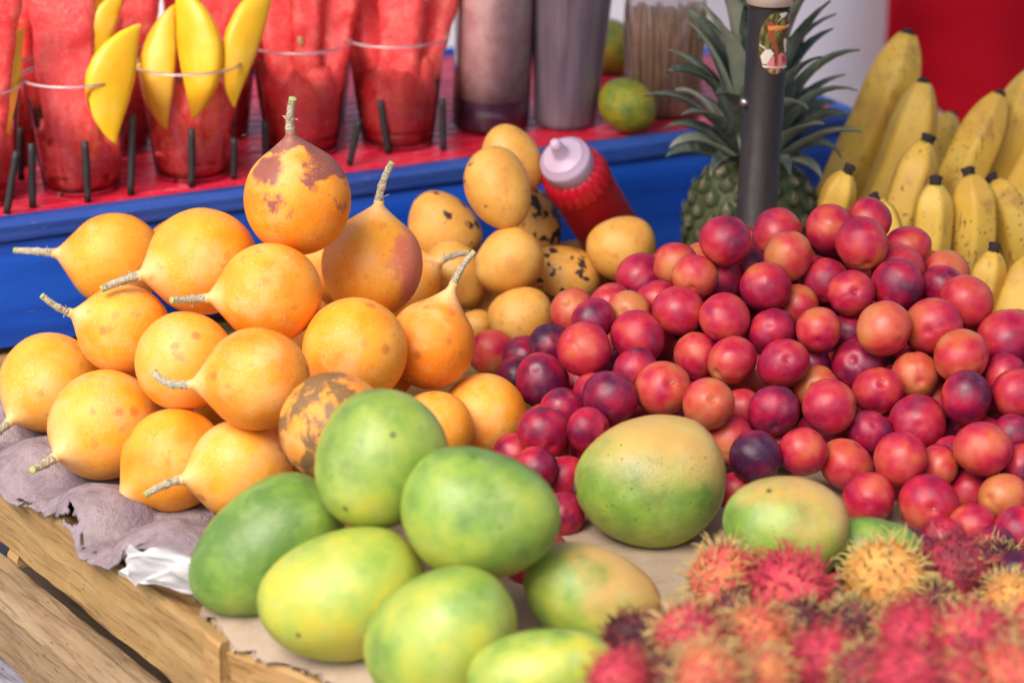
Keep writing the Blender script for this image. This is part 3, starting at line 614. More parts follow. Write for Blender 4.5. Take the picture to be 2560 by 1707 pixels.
# red squeeze bottle leaning on the blue board
REDB = plain('red_bottle_plastic', (.36,.003,.010), .5, .12, 25, .5, .04); REDC = plain('red_collar_plastic', (.50,.006,.022), .32, .1, 25, .5, .04); NOZ = plain('pale_nozzle_plastic', (.52,.38,.50), .42, .08, 40, .5, .03)
pa, pb = Vector((0.0272, 1.5550, 0.1362)), Vector((0.0850, 1.6500, 0.0173))
ax = (pa-pb).normalized(); sq = thing('squeeze_bottle', 'red squeeze bottle with pale nozzle lid leaning on the blue board', 'bottle', pb, ax.to_track_quat('Z', 'Y')); Lb = (pa-pb).length
link('bottle_body', mesh('bottle_body', *revolve([(0,0),(.019,0),(.0215,.003),(.0220,.012),(.0220,Lb*.67),(.0216,Lb*.69),(.017,Lb*.70)], 40)), REDB, sq)
def flute(v):
    a = math.atan2(v.y, v.x); k = 1+.035*math.cos(a*22) if .018 < math.hypot(v.x, v.y) else 1; return Vector((v.x*k, v.y*k, v.z))
link('fluted_collar', mesh('fluted_collar', *revolve([(.0185,Lb*.66),(.0224,Lb*.672),(.0228,Lb*.70),(.0220,Lb*.75),(.0198,Lb*.785),(.0160,Lb*.80),(0,Lb*.80)], 132, flute)), REDC, sq)
link('lid', mesh('lid', *revolve([(.0160,Lb*.78),(.0178,Lb*.80),(.0179,Lb*.85),(.0172,Lb*.866),(.0147,Lb*.872),(.0144,Lb*.882),(.0130,Lb*.888),(.0070,Lb*.894),(.0052,Lb*.908),(.0042,Lb*.96),(.0030,Lb*.985),(0,Lb*.988)], 40)), NOZ, sq)

# ================================================================ umbrella pole
mpole = M('dark_pole_metal', .5, .35); v_ = mpole.co((1,1,.25), False); f_ = mpole.noise(v_, 90., 5, .7); mpole.col(mpole.ramp(f_, [(.35, (.012,.008,.008)), (.6, (.022,.015,.015)), (.8, (.05,.04,.04))])); s_ = mpole.voro(mpole.co((1,1,.5), False), 260.); mpole.rough(mpole.step(f_, .3, .7, .42, .65)); mpole.bump(s_, .15, .0006)
pt, pbm = Vector((0.1656, 1.5350, 0.2347)), Vector((0.1620, 1.5350, 0.0886)); pax = (pt-pbm).normalized(); PR = .0134
pr = thing('umbrella_pole', 'dark metal umbrella pole with a bird sticker, in front of the pineapple', 'pole', pbm - pax*((pbm.z-GROUND)/pax.z), basis((CR-pax*CR.dot(pax)).normalized(), pax.cross(CR).normalized(), pax))
zt = (pt.z-GROUND)/pax.z   # local height of the picture's top edge
link('lower_tube', mesh('lower_tube', *revolve([(0,0),(PR,0),(PR,zt*.5),(PR,zt-.002),(PR*.9,zt-.002)], 40)), mpole.m, pr)
CREAM = plain('cream_plastic', (.70,.60,.50), .45, .08, 40); STEEL = plain('pin_steel', (.45,.40,.40), .25, .2, 60); bpy.data.materials['pin_steel'].node_tree.nodes['Principled BSDF'].inputs['Metallic'].default_value = .9
link('cream_collar', mesh('cream_collar', *revolve([(PR*.9,zt-.0025),(PR*1.12,zt-.002),(PR*1.14,zt+.02),(PR*.9,zt+.021)], 40)), CREAM, pr)
link('upper_tube', mesh('upper_tube', *revolve([(PR*.85,zt+.0),(PR*.85,zt+1.2),(0,zt+1.2)], 32)), mpole.m, pr)
# locking pin on the camera-left side
pinz = zt - .0665; pa_ = R(205)
link('locking_pin', mesh('locking_pin', *revolve([(0,-.002),(.0030,-.002),(.0032,.0015),(.0024,.0032),(0,.0038)], 16)), STEEL, pr, (PR*math.cos(pa_), PR*math.sin(pa_), pinz), Vector((math.cos(pa_), math.sin(pa_), 0)).to_track_quat('Z', 'Y'))
# printed oval sticker, wrapped round the tube, built of flat printed pieces
def wrap(pts, lift, name, mat, parent):
    """pts in sticker coordinates: x round the tube (metres), z up; filled polygon as a fan of strips"""
    n = len(pts); cx = sum(p[0] for p in pts)/n; cz = sum(p[1] for p in pts)/n; V, F = [], []; rings = 5
    for r in range(rings+1):
        for (x, z) in pts:
            xx, zz = cx+(x-cx)*r/rings, cz+(z-cz)*r/rings; a = R(-90)+R(22)+xx/PR; V.append(((PR+lift)*math.cos(a), (PR+lift)*math.sin(a), zz))
    for r in range(rings):
        for k in range(n): F.append((r*n+k, r*n+(k+1) % n, (r+1)*n+(k+1) % n, (r+1)*n+k))
    return link(name, mesh(name, V, F), mat, parent)
sz = zt - .0255; hw, hh = .0122, .0205
ms = M('sticker_print', .35, .4); v_ = ms.co((1,1,.35), False); f_ = ms.noise(v_, 330., 4, .6); ms.col(ms.ramp(f_, [(.35, (.035,.022,.016)), (.5, (.075,.060,.018)), (.62, (.22,.22,.03)), (.75, (.40,.36,.16))]))
stk = wrap([(hw*math.cos(a), sz + hh*math.sin(a)) for a in [2*math.pi*k/40 for k in range(40)]], .0002, 'sticker', ms.m, pr)
PR_RED, PR_OR, PR_WH, PR_PK, PR_CR = [plain(n_, c, .35, .2, 500, .4, 0) for n_, c in (('print_rust', (.33,.06,.03)), ('print_orange', (.72,.25,.07)), ('print_white', (.70,.60,.52)), ('print_pink', (.62,.22,.20)), ('print_crimson', (.60,.02,.06)))]
def sp(pts, mat, lift): wrap([(x*hw, sz+z*hh) for x, z in pts], lift, 'printed_shape', mat, stk)
sp([(-.62,.60),(-.50,.70),(-.30,.66),(-.16,.56),(-.2,.2),(-.02,-.05),(.10,-.35),(.12,-.72),(-.06,-.72),(-.10,-.35),(-.24,-.05),(-.46,.22),(-.56,.45)], PR_RED, .00035)
sp([(-.55,.55),(-.1,.58),(.35,.53),(.92,.56),(.92,.45),(.35,.42),(-.1,.40),(-.5,.42)], PR_OR, .0005)
sp([(-.85,-.42),(-.62,-.20),(-.35,-.18),(-.15,-.32),(-.35,-.50),(-.50,-.66),(-.72,-.66)], PR_WH, .0005)
sp([(-.50,-.50),(-.28,-.40),(.0,-.42),(.3,-.30),(.55,-.42),(.82,-.45),(.86,-.72),(.62,-.86),(.1,-.98),(-.30,-.9),(-.55,-.72)], PR_PK, .0003)
sp([(.32,-.42),(.6,-.42),(.72,-.55),(.55,-.72),(.4,-.6)], PR_CR, .0005)
sp([(.0,.93),(.35,.97),(.60,.94),(.45,.84),(.2,.80),(-.05,.68),(-.02,.74),(.14,.84)], PR_WH, .0005)
sp([(.40,.10),(.55,.14),(.68,.02),(.62,-.12),(.72,-.30),(.58,-.34),(.46,-.14)], PR_WH, .0005)
sp([(-.74,-.70),(.84,-.78),(.84,-.84),(-.6,-.78)], PR_WH, .0006)
sp([(-.95,-.03),(-.6,-.14),(-.6,-.19),(-.92,-.08)], PR_WH, .0005)
sp([(.68,.92),(.82,.86),(.78,.64),(.66,.66)], PR_PK, .0005)

# ================================================================ pineapple
pc = Vector((0.1688, 1.6300, 0.0556)); PRX, PRZ = .0490, .051
pine = thing('pineapple', 'ripe pineapple with spiky grey green crown behind the umbrella pole', 'pineapple', (pc.x, pc.y, .0), (R(-3), R(2), .4)); pcz = PRZ+.001
pmt = M('pineapple_rind', .6, .4); f_ = pmt.noise(pmt.co((1,1,1)), 80., 4); pmt.col(pmt.ramp(f_, [(.35, (.030,.040,.018)), (.7, (.10,.11,.04))]))
link('rind', mesh('rind', *revolve([(math.sin(a)**.8*PRX*.95, pcz - math.cos(a)*PRZ*.97) for a in [math.pi*i/24 for i in range(25)]], 40)), pmt.m, pine)
me = M('pineapple_eye', .5, .4); x_, y_, z_ = me.xyz(); v_ = me.co(); rr_ = me.math('SQRT', me.math('ADD', me.math('MULTIPLY', x_, x_), me.math('MULTIPLY', y_, y_)))
ff = me.math('ADD', rr_, me.math('MULTIPLY', me.math('SUBTRACT', me.noise(v_, 2.5, 3), .5), .6)); c_ = me.ramp(ff, [(.12, (.30,.22,.15)), (.36, (.46,.33,.24)), (.55, (.10,.11,.04)), (.85, (.025,.04,.015))])
rn_ = me.n('ObjectInfo').outputs['Random']; c_ = me.mix(me.step(rn_, .3, .8, .75, 0), c_, (.035,.055,.018)); me.col(me.mix(me.step(me.noise(v_, 1.2), .5, .65, 0, .6), c_, (.06,.085,.025))); me.bump(me.noise(v_, 8., 3), .4, .05)
EV, EF = [], []; 
for r, (rad, z) in enumerate(((1.0,-.12),(.86,.16),(.55,.30),(.22,.30))):
    for k in range(6): a = math.pi/6+k*math.pi/3; EV.append((rad*math.cos(a), rad*math.sin(a)*.92, z))
for r in range(3):
    for k in range(6): EF.append((r*6+k, r*6+(k+1) % 6, r*6+6+(k+1) % 6, r*6+6+k))
EF.append(tuple(range(18, 24))); EYE = mesh('eye', EV, EF); EYE.materials.append(me.m)
BRM = plain('pineapple_bract', (.16,.15,.065), .6, .4, 300)
BR = mesh('bract', [(-.42,-.30,.18),(.42,-.30,.18),(.30,.15,.42),(-.30,.15,.42),(0,.85,.50),(0,.0,.52)], [(0,1,5),(0,5,3),(1,2,5),(3,5,4),(5,2,4)], False); BR.materials.append(BRM)
ne = 120
for i in range(ne):
    t = (i+.5)/ne; cz = 1-2*(.04+.92*t); a = i*2.399963; rr = math.sqrt(1-cz*cz); nrm = Vector((rr*math.cos(a)/PRX, rr*math.sin(a)/PRX, cz/PRZ)).normalized()
    pos = Vector((rr**.8*math.cos(a)*PRX*.97, rr**.8*math.sin(a)*PRX*.97, pcz+cz*PRZ*.97)); upv = (Vector((0,0,1))-nrm*nrm.z).normalized(); rt = upv.cross(nrm)
    e = link('eye', EYE, None, pine, pos, basis(rt, upv, nrm), random.uniform(.0066,.0076)); link('bract', BR, None, e, None, None, random.uniform(.8, 1.15))
def m_leaf():
    m = M('crown_leaf', .55, .4); v = m.co((1,1,1)); st = m.noise(m.co((400, 30, 30)), 1., 3); f = m.noise(v, 25., 3); t_ = m.attr('pale')
    c = m.ramp(m.math('ADD', f, m.math('MULTIPLY', m.math('SUBTRACT', t_, .5), .5)), [(.25, (.035,.052,.040)), (.5, (.12,.145,.105)), (.8, (.27,.285,.20))]); m.col(m.mix(m.step(st, .5, .7, 0, .45), c, (.25,.28,.20))); return m.m
LEAF = m_leaf()
nl = 74
for i in range(nl):
    t = i/(nl-1); a = i*2.399963+.4; el = R(-8+92*t**.6) + random.uniform(-.12,.12); L = (.046+.072*min(t*1.4, 1))*random.uniform(.85,1.12); wd = (.0072+.0060*min(t*1.6, 1))*random.uniform(.85,1.15)
    h = Vector((math.cos(a), math.sin(a), 0)); zb = pcz+PRZ-.006+.030*t; base = h*(.017*(1-.75*t)) + Vector((0,0,zb)); n = 12; p = base.copy(); pts = []
    curl = random.uniform(.6, 1.5)*(1.25-.8*t); e_ = el+.35
    for k in range(n): pts.append(p.copy()); p = p + (h*math.cos(e_)+Vector((0,0,math.sin(e_))))*(L/(n-1)); e_ -= curl*(k/n)*.26 - .0
    side = Vector((-h.y, h.x, 0)); V, F = [], []
    tw = random.uniform(-.5,.5)
    for k, q in enumerate(pts):
        s = k/(n-1); w = wd*(1-s**2.4)*(.85+.3*math.sin(s*2.6))+.0002; tg = (pts[min(k+1,n-1)]-pts[max(k-1,0)]).normalized(); sd2 = Quaternion(tg, tw*s) @ side; nn = tg.cross(sd2); nn = nn if nn.dot(Vector((0,0,1))-h*.5) > 0 else -nn
        V += [q+sd2*w+nn*w*.42, q+sd2*w*.5+nn*w*.10, q, q-sd2*w*.5+nn*w*.10, q-sd2*w+nn*w*.42]
        V += [q+sd2*w+nn*(w*.42-.0005), q+sd2*w*.5+nn*(w*.10-.0011), q-nn*.0012, q-sd2*w*.5+nn*(w*.10-.0011), q-sd2*w+nn*(w*.42-.0005)]
    for k in range(n-1):
        for c in range(4): F.append((k*10+c, k*10+c+1, k*10+10+c+1, k*10+10+c)); F.append((k*10+5+c+1, k*10+5+c, k*10+15+c, k*10+15+c+1))
        F.append((k*10+5, k*10, k*10+10, k*10+15)); F.append((k*10+4, k*10+9, k*10+19, k*10+14))
    link('leaf', mesh('leaf', V, F), LEAF, pine, pale=random.random())
# umbrella canopy above the stall (its pole stands in the picture)
CANV = m_cloth('canopy_canvas', (.62,.58,.52)); CR0, CZ0 = .80, zt+.86
V, F = [], []; nr, ns = 10, 64
for i in range(nr+1):
    for k in range(ns):
        a = 2*math.pi*k/ns; r = CR0*(.02+.98*i/nr); V.append((r*math.cos(a), r*math.sin(a), CZ0 + .28*(1-(i/nr)**1.3) - .02*(i/nr)**2*abs(math.sin(a*4))))
for i in range(nr):
    for k in range(ns): F.append((i*ns+k, i*ns+(k+1) % ns, (i+1)*ns+(k+1) % ns, (i+1)*ns+k))
o = link('canopy', mesh('canopy', V, F), CANV, pr); md = o.modifiers.new('thickness', 'SOLIDIFY'); md.thickness = .002
for k in range(8):
    a = 2*math.pi*k/8; link('rib', mesh('rib', *tube([(.02*math.cos(a), .02*math.sin(a), CZ0+.265), (CR0*.5*math.cos(a), CR0*.5*math.sin(a), CZ0+.155), (CR0*.98*math.cos(a), CR0*.98*math.sin(a), CZ0-.010)], .004, 6)), mpole.m, pr)
# ================================================================ bananas
def m_banana():
    m = M('banana_peel', .5, .35); v = m.co((1,1,1)); f = m.noise(v, 22., 3); br = m.noise(v, 40., 5, .65); sp = m.voro(v, 210.); fr = m.attr('freckle'); gr = m.attr('green')
    c = m.ramp(f, [(.25, (.56,.31,.055)), (.5, (.66,.41,.06)), (.75, (.70,.48,.12))])
    c = m.mix(m.math('MULTIPLY', m.step(br, .52, .66), m.math('ADD', m.math('MULTIPLY', fr, .6), .15)), c, (.36,.17,.04)); c = m.mix(m.math('MULTIPLY', m.step(sp, .14, .28, .9, 0), m.math('MULTIPLY', fr, m.step(f, .40, .52))), c, (.09,.035,.015))
    st = m.noise(m.co((260, 260, 25)), 1., 3); c = m.mix(m.math('MULTIPLY', m.step(st, .63, .68), m.math('MULTIPLY', fr, .8)), c, (.07,.03,.015)); m.col(c); m.bump(f, .2, .002); return m.m
BANANA = m_banana(); BTIP = plain('banana_tip', (.035,.024,.026), .9, .6, 500, .2, .5); BGREEN = plain('banana_neck_green', (.42,.40,.04), .5, .3, 120)
def banana(label, base, mid, tip, rad, freckle, tipstyle='black', grp=None):
    rad *= .88; base, mid, tip = Vector(base), Vector(mid), Vector(tip); n = 26; pts = [p-base for p in bez(base, mid, tip, n)]
    rr = []
    for i in range(n):
        t = i/(n-1); f = .70+.30*math.sin(min(t/.40, 1)*math.pi/2)
        if t > .62: s = (t-.62)/.38; f *= 1-.66*s**2.4
        rr.append(rad*f)
    ph = random.uniform(0, 6)
    V, F = tube(pts, rr, 30, lambda a, t: 1+.085*math.cos(5*(a+ph))+.028*math.cos(10*(a+ph)))
    r = thing('banana', label, 'banana', base, None, grp)
    link('peel', mesh('peel', V, F), BANANA, r, freckle=freckle, green=0.)
    d = (pts[-1]-pts[-3]).normalized(); p = pts[-1]; r0 = rr[-1]
    if tipstyle == 'black':
        V, F = tube([p-d*.001, p+d*.002, p+d*.0052, p+d*.0062], [r0*.98, r0*.80, r0*1.02, r0*.72], 14, lambda a, t: 1+.14*math.cos(4*a+ph)+.08*math.cos(7*a))
    else:
        V, F = tube([p-d*.001, p+d*.002, p+d*.004], [r0*.98, r0*.72, r0*.3], 12)
    link('blossom_tip', mesh('blossom_tip', V, F), BTIP, r); return r
for a in (
 ('small yellow banana tip just above the plums beside the pineapple', (0.2164, 1.5550, 0.0594), (0.2168, 1.5550, 0.0892), (0.2238, 1.5550, 0.1134), .0128, .15),
 ('short banana tip with greenish neck poking out of the plums', (0.2538, 1.5300, 0.0599), (0.2507, 1.5400, 0.0795), (0.2430, 1.5450, 0.0970), .0108, .3),
 ('brown freckled banana standing behind the plums', (0.2619, 1.6000, 0.0338), (0.2745, 1.6100, 0.0813), (0.2867, 1.6200, 0.1167), .0163, 1.),
 ('clean yellow banana standing upright behind the plums', (0.2811, 1.5500, 0.0440), (0.2833, 1.5600, 0.0748), (0.2848, 1.5650, 0.1026), .0146, .25),
 ('bruised banana of the twin pair behind the plums', (0.3118, 1.5700, 0.0342), (0.3139, 1.5700, 0.0747), (0.3102, 1.5800, 0.1041), .0158, .8),
 ('freckled outer banana of the twin pair behind the plums', (0.3514, 1.5900, 0.0275), (0.3430, 1.5900, 0.0686), (0.3318, 1.6000, 0.0943), .0145, .9),
 ('low banana with yellow green tip beside the plum heap', (0.3013, 1.4800, 0.0286), (0.3067, 1.4850, 0.0553), (0.3116, 1.4900, 0.0794), .0130, .45),
 ('fat banana lying low beside the plum heap', (0.3198, 1.4700, 0.0202), (0.3295, 1.4800, 0.0495), (0.3408, 1.4900, 0.0774), .0180, .4),
): banana(*a)
for a in (
 ('tall banana rising highest behind the pineapple leaves', (0.2297, 1.7200, 0.0250), (0.2677, 1.7300, 0.1008), (0.2897, 1.7400, 0.1661), .0215, .5, 'plain'),
 ('pale tall banana next to the highest banana', (0.2548, 1.6700, 0.0340), (0.2802, 1.6800, 0.0866), (0.2943, 1.6900, 0.1419), .0190, .3, 'plain'),
 ('short brownish banana between the tall back bananas', (0.3157, 1.8000, 0.0178), (0.3284, 1.8100, 0.0587), (0.3414, 1.8200, 0.0839), .0135, .8, 'plain'),
 ('long spotted banana below the red cloth', (0.3022, 1.6600, 0.0305), (0.3255, 1.6700, 0.0862), (0.3477, 1.6800, 0.1355), .0180, .7, 'plain'),
 ('long smooth banana below the red cloth', (0.3360, 1.6900, 0.0277), (0.3606, 1.7000, 0.0908), (0.3776, 1.7100, 0.1451), .0200, .3, 'plain'),
 ('banana lowest of the long back bananas', (0.3440, 1.6500, 0.0337), (0.3688, 1.6500, 0.0791), (0.3849, 1.6600, 0.1178), .0180, .4, 'plain'),
): banana(*a)

# ================================================================ granadillas
def granadilla(n_, x, y, z, r, ax, ay, az, L, label, stem=True, bend=0., grp=None, **pr):
    axv = Vector((ax, ay, az)); q = axv.to_track_quat('Z', 'Y') @ Quaternion((0,0,1), random.uniform(0, 6.28))
    if 'red' in pr: xr = (CR-axv*CR.dot(axv)).normalized(); q = basis(xr, axv.cross(xr), axv)
    t = thing('granadilla', label, 'granadilla', (x, y, z), q, grp, r)
    prof = []; N = 44; nk = pr.pop('neck', .30)
    for i in range(N+1):
        a = math.pi*i/N; rr, zz = math.sin(a), -math.cos(a)*1.04
        if a > math.pi*.74:
            s = (a-math.pi*.74)/(math.pi*.26); zz += nk*s**2.6; rr = max(rr*(1-.12*s), .098)
        prof.append((rr, zz))
    prof[0] = (0, prof[0][1]); prof.append((.0, prof[-1][1]+.005)); ztop = prof[-2][1]
    sd_ = random.uniform(0, 50)
    def f(v):
        k = 1+.022*fbm(v+Vector((sd_,0,0)), .9, 3)*(1 if v.z < 1.05 else .2); return Vector((v.x*k, v.y*k, v.z))
    V, F = revolve(prof, 56, f)
    link('fruit', mesh('fruit', V, F), GRAN, t, tint=pr.get('tint', random.uniform(.35,.62)), blotch=pr.get('blotch', 0.), decay=pr.get('decay', 0.), red=pr.get('red', 0.))
    if not stem: return t
    Ls = max(L-ztop, .35); n = 16; pts, rad = [], []; p = Vector((0,0,ztop-.04)); dirv = Vector((0,0,1)); bd = Vector((math.cos(sd_), math.sin(sd_), 0))
    for i in range(n):
        s = i/(n-1); pts.append(p.copy()); node = math.exp(-((s-.42)/.035)**2) + math.exp(-((s-.70)/.03)**2)*.8 + math.exp(-((s-.12)/.04)**2)*.6
        rad.append((.082 - .016*s)*(1+.30*node)*(1+.10*fbm((s*9, sd_, 0))))
        dirv = (dirv + bd*(.035+bend*(1.0 if s > .38 else 0))*random.uniform(.4,1.2)).normalized(); p = p + dirv*(Ls+.04)/(n-1)
    V, F = tube(pts, rad, 12, lambda a, u: 1+.07*math.sin(3*a+sd_)); st = link('stem', mesh('stem', V, F), STEM, t)
    e = pts[-1]; dd = (pts[-1]-pts[-2]).normalized()
    V, F = tube([e-dd*.01, e+dd*.035, e+dd*.045], [rad[-1]*1.03, rad[-1]*1.06, rad[-1]*.8], 12); link('cut_end', mesh('cut_end', V, F), CUT, st)
    k = n//8 if random.random() < .6 else int(n*.42)   # dry papery bracts at a node
    V, F = [], []
    for m_i in range(4):
        a = sd_+m_i*1.6; o_ = Vector((math.cos(a), math.sin(a), 0)); b0 = pts[k]+o_*rad[k]*.9; w = Vector((-o_.y, o_.x, 0))*.04; tip = b0 + o_*random.uniform(.04,.12)+Vector((0,0,random.uniform(-.02,.10))); c = len(V)
        V += [b0-w, b0+w, (b0+tip)/2+w*.6+Vector((0,0,.02)), tip, (b0+tip)/2-w*.6+Vector((0,0,.02))]; F += [(c, c+1, c+2, c+4), (c+4, c+2, c+3)]
    link('bract', mesh('bract', V, F), BRACT, st); return t
GL = {
 'g1': ('topmost granadilla with purple brown blotches and upright stem', dict(blotch=.90, tint=.36)),
 'g2': ('granadilla with pale stem pointing over the bare blue board', dict(tint=.45)),
 'g3': ('large granadilla just below the topmost blotched one, stem tip cut grey', dict(tint=.5)),
 'g4': ('granadilla under the blotched one, with two round brown bruises', dict(tint=.42)),
 'g5': ('granadilla with red flush and tall slender upright stem', dict(red=1., tint=.58)),
 'g6': ('granadilla with crooked pale stem raised against the blue board', dict(tint=.55)),
 'g7': ('stemless looking granadilla in the middle of the pile', dict(tint=.62)),
 'g8': ('granadilla with long stem bent downward at its middle', dict(tint=.36, bend=.16)),
 'g9': ('smooth granadilla between the bent stem one and the pear shaped one', dict(tint=.46)),
 'g10': ('pear shaped granadilla with thin curved stem, next to the plums', dict(tint=.22, neck=.5)),
 'g11': ('half hidden granadilla with pale stem crossing a yellow mango', dict(tint=.5)),
 'g12': ('granadilla at the end of the bottom row by the wooden crate corner', dict(tint=.5)),
 'g13': ('bottom row granadilla with short stem resting on the purple pulp', dict(tint=.6)),
 'g14': ('bottom row granadilla with stem drooping over the purple tray edge', dict(tint=.44)),
 'g15': ('bottom row granadilla touching a green mango, stem pointing sideways', dict(tint=.58)),
 'g16': ('spoiled brown and grey granadilla behind the topmost green mango', dict(decay=.53, tint=.3)),
 'g17': ('pale granadilla next to the red plums at the foot of the pile', dict(tint=.52)),
 'g18': ('small granadilla between the spoiled one and the green mangos', dict(tint=.5)),
 'g19': ('granadilla mostly hidden behind the blotched one', dict(tint=.3)),
}
NOSTEM = ('g7', 'g9', 'g16', 'g17', 'g18', 'g19')
for row in (
 ('g1', -0.1253, 1.3551, 0.155, 0.0315, -0.062, -0.0431, 0.9971, 1.95),
 ('g2', -0.2564, 1.4864, 0.075, 0.0304, -0.97, -0.1694, 0.1743, 2.1),
 ('g3', -0.1833, 1.3613, 0.115, 0.0317, -0.8415, -0.5387, -0.0419, 2.0),
 ('g4', -0.1388, 1.3126, 0.112, 0.0287, -0.9332, -0.3576, 0.0354, 2.05),
 ('g5', -0.0854, 1.4047, 0.098, 0.0311, 0.118, 0.0341, 0.9924, 2.1),
 ('g6', -0.2291, 1.3438, 0.078, 0.027, -0.8238, -0.3581, 0.4394, 2.0),
 ('g7', -0.1863, 1.2904, 0.0782, 0.0283, 0.1316, 0.9683, -0.2124, 2),
 ('g8', -0.1388, 1.2287, 0.0911, 0.0279, -0.9887, -0.1463, -0.0326, 2.1),
 ('g9', -0.09, 1.2987, 0.0818, 0.0304, -0.1434, 0.8506, -0.5059, 2),
 ('g10', -0.0475, 1.3327, 0.0733, 0.0256, 0.3489, 0.1221, 0.9292, 2.35),
 ('g11', -0.075, 1.5126, 0.0489, 0.0273, 0.8263, -0.1515, 0.5424, 2.0),
 ('g12', -0.2816, 1.3724, 0.034, 0.0299, -0.4956, -0.7919, -0.3569, 2.0),
 ('g13', -0.2373, 1.3037, 0.0338, 0.0319, -0.5556, -0.8167, -0.1562, 1.9),
 ('g14', -0.192, 1.2647, 0.0282, 0.0291, -0.7565, -0.478, -0.4463, 2.05),
 ('g15', -0.1497, 1.2296, 0.0376, 0.0276, -0.8611, -0.5072, 0.0356, 2.05),
 ('g16', -0.0948, 1.1963, 0.0756, 0.0297, -0.125, 0.8821, -0.4541, 2),
 ('g17', -0.0165, 1.3304, 0.0289, 0.0253, -0.0918, 0.8595, -0.5029, 2),
 ('g18', -0.0442, 1.2934, 0.0355, 0.0221, -0.0568, 0.88, -0.4715, 2),
 ('g19', -0.1196, 1.4892, 0.0702, 0.0282, -0.09, 0.9176, -0.3872, 2),
):
    lab, pr = GL[row[0]]; pr = dict(pr); bend = pr.pop('bend', 0.)
    granadilla(*row, lab, row[0] not in NOSTEM, bend, **pr)
for x, y, z, r in ((-0.0931, 1.5873, 0.0404, 0.0284), (-0.2389, 1.4144, 0.0480, 0.0280), (-0.1665, 1.3460, 0.0443, 0.0283), (-0.1334, 1.4207, 0.0443, 0.0283), (-0.2205, 1.5390, 0.0590, 0.0270), (-0.1679, 1.5179, 0.0448, 0.0288), (-0.0836, 1.3640, 0.0518, 0.0278), (-0.1299, 1.2832, 0.0439, 0.0279),): granadilla('f', x, y, z, r, random.uniform(-.5,.5), .8, -.5, 2, 'granadilla buried inside the orange pile', False, 0, 'granadillas buried inside the pile')

# ================================================================ mangos
def mango_mesh(name, a, b, seed, curve=.10, taper=.10, nu=52, nv=34):
    def f(v):
        x = v.z; k = 1 - taper*x + .018*fbm(v+Vector((seed*3.7,0,0)), 1., 3)
        beak = .05*math.exp(-((x+.80)/.16)**2)*max(0, v.x)
        return Vector((x*a + a*.02*fbm(v+Vector((0,seed,0)), 1.2), v.y*b*k, v.x*b*k*(1+beak) + curve*b*(x*x-.3)))
    V, F = revolve([(math.sin(math.pi*i/nv)**.94, -math.cos(math.pi*i/nv)) for i in range(nv+1)], nu, f); V[0].y = 0; V[-1].y = 0
    return V, F
def mango(name, label, cat, mat, row, seed, flip=False, tilt=0., scar=True, grp=None, **props):
    n_, x, y, z, a, b, ang = row; an = R(ang+(180 if flip else 0)); ux = (CR*math.cos(an)+CU*math.sin(an))
    ux = (ux*math.cos(tilt)+CB*math.sin(tilt)).normalized(); up = Vector((0,0,1)); uz = (up-ux*up.dot(ux))
    if uz.length < .3: uz = CB-ux*CB.dot(ux)
    uz.normalize(); uy = uz.cross(ux); q = basis(ux, uy, uz)
    t = thing(name, label, cat, (x, y, z), q, grp, b); V, F = mango_mesh('fruit', a/b, 1., seed)
    link('fruit', mesh('fruit', V, F), mat, t, **props)
    if scar: 
        tip = V[-1]; link('stem_scar', mesh('stem_scar', *revolve([(.085,-.03),(.075,.015),(.04,.03),(0,.028)], 12, lambda v: Vector((v.z, v.y, v.x))*(1+.2*fbm(v, 20)))), NUB, t, (tip.x-.004, tip.y, tip.z))
    return t
ML = {
 'm1': ('green mango topmost in the front heap, one black dot', dict(yellow=.50, blush=.05, dirt=.3, spots=.7), True, .25),
 'm2': ('big green mango beside the topmost one, against the plums', dict(yellow=.36, blush=.0, dirt=.25, spots=.7), False, .1),
 'm3': ('dark green mango beside the white tissue', dict(yellow=.20, blush=.0, dirt=.2), True, .1),
 'm4': ('yellow green mango overhanging the torn cardboard', dict(yellow=.62, blush=.0, dirt=.3, spots=.7), True, .1),
 'm5': ('pale green mango in front of the heap between two yellow green ones', dict(yellow=.55, blush=.05, dirt=.15), False, .35),
 'm6': ('green mango with peach shoulder next to the dark rambutan', dict(yellow=.42, blush=.95, dirt=.2), True, .1),
 'm7': ('yellow green mango lowest in the heap, touching the rambutans', dict(yellow=.55, blush=.05, dirt=.1), False, .1),
 'm8': ('large speckled mango, tan above and green below, among the plums', dict(yellow=.34, blush=.85, dirt=.75), True, .15),
 'm9': ('peach and green mango with dark spots behind the rambutans', dict(yellow=.34, blush=.9, dirt=.5, spots=1.), True, .1),
 'm10': ('low green mango peeking out between plums and rambutans', dict(yellow=.28, blush=.0, dirt=.2), False, .0),
}
for i, row in enumerate((
 ('m1', -0.0663, 1.1206, 0.0879, 0.0359, 0.0332, 62),
 ('m2', -0.0152, 1.0753, 0.0795, 0.0389, 0.0322, -12),
 ('m3', -0.1259, 1.1291, 0.0366, 0.0438, 0.0313, 38),
 ('m4', -0.0838, 1.0751, 0.036, 0.042, 0.0321, 14),
 ('m5', -0.0321, 1.0262, 0.0373, 0.0383, 0.0329, 40),
 ('m6', 0.0387, 1.0845, 0.03, 0.0359, 0.0264, -28),
 ('m7', 0.0137, 0.9855, 0.0396, 0.0342, 0.0215, 12),
 ('m8', 0.0747, 1.2069, 0.04, 0.0411, 0.0359, 8),
 ('m9', 0.1408, 1.1389, 0.043, 0.0326, 0.0278, -12),
 ('m10', 0.1904, 1.1511, 0.0252, 0.0246, 0.0171, -5),
)):
    lab, pr, fl_, ti = ML[row[0]]; mango('green_mango', lab, 'mango', GREEN, row, i+1.3, fl_, ti, row[0] in ('m8', 'm2', 'm3', 'm6'), None, **pr)
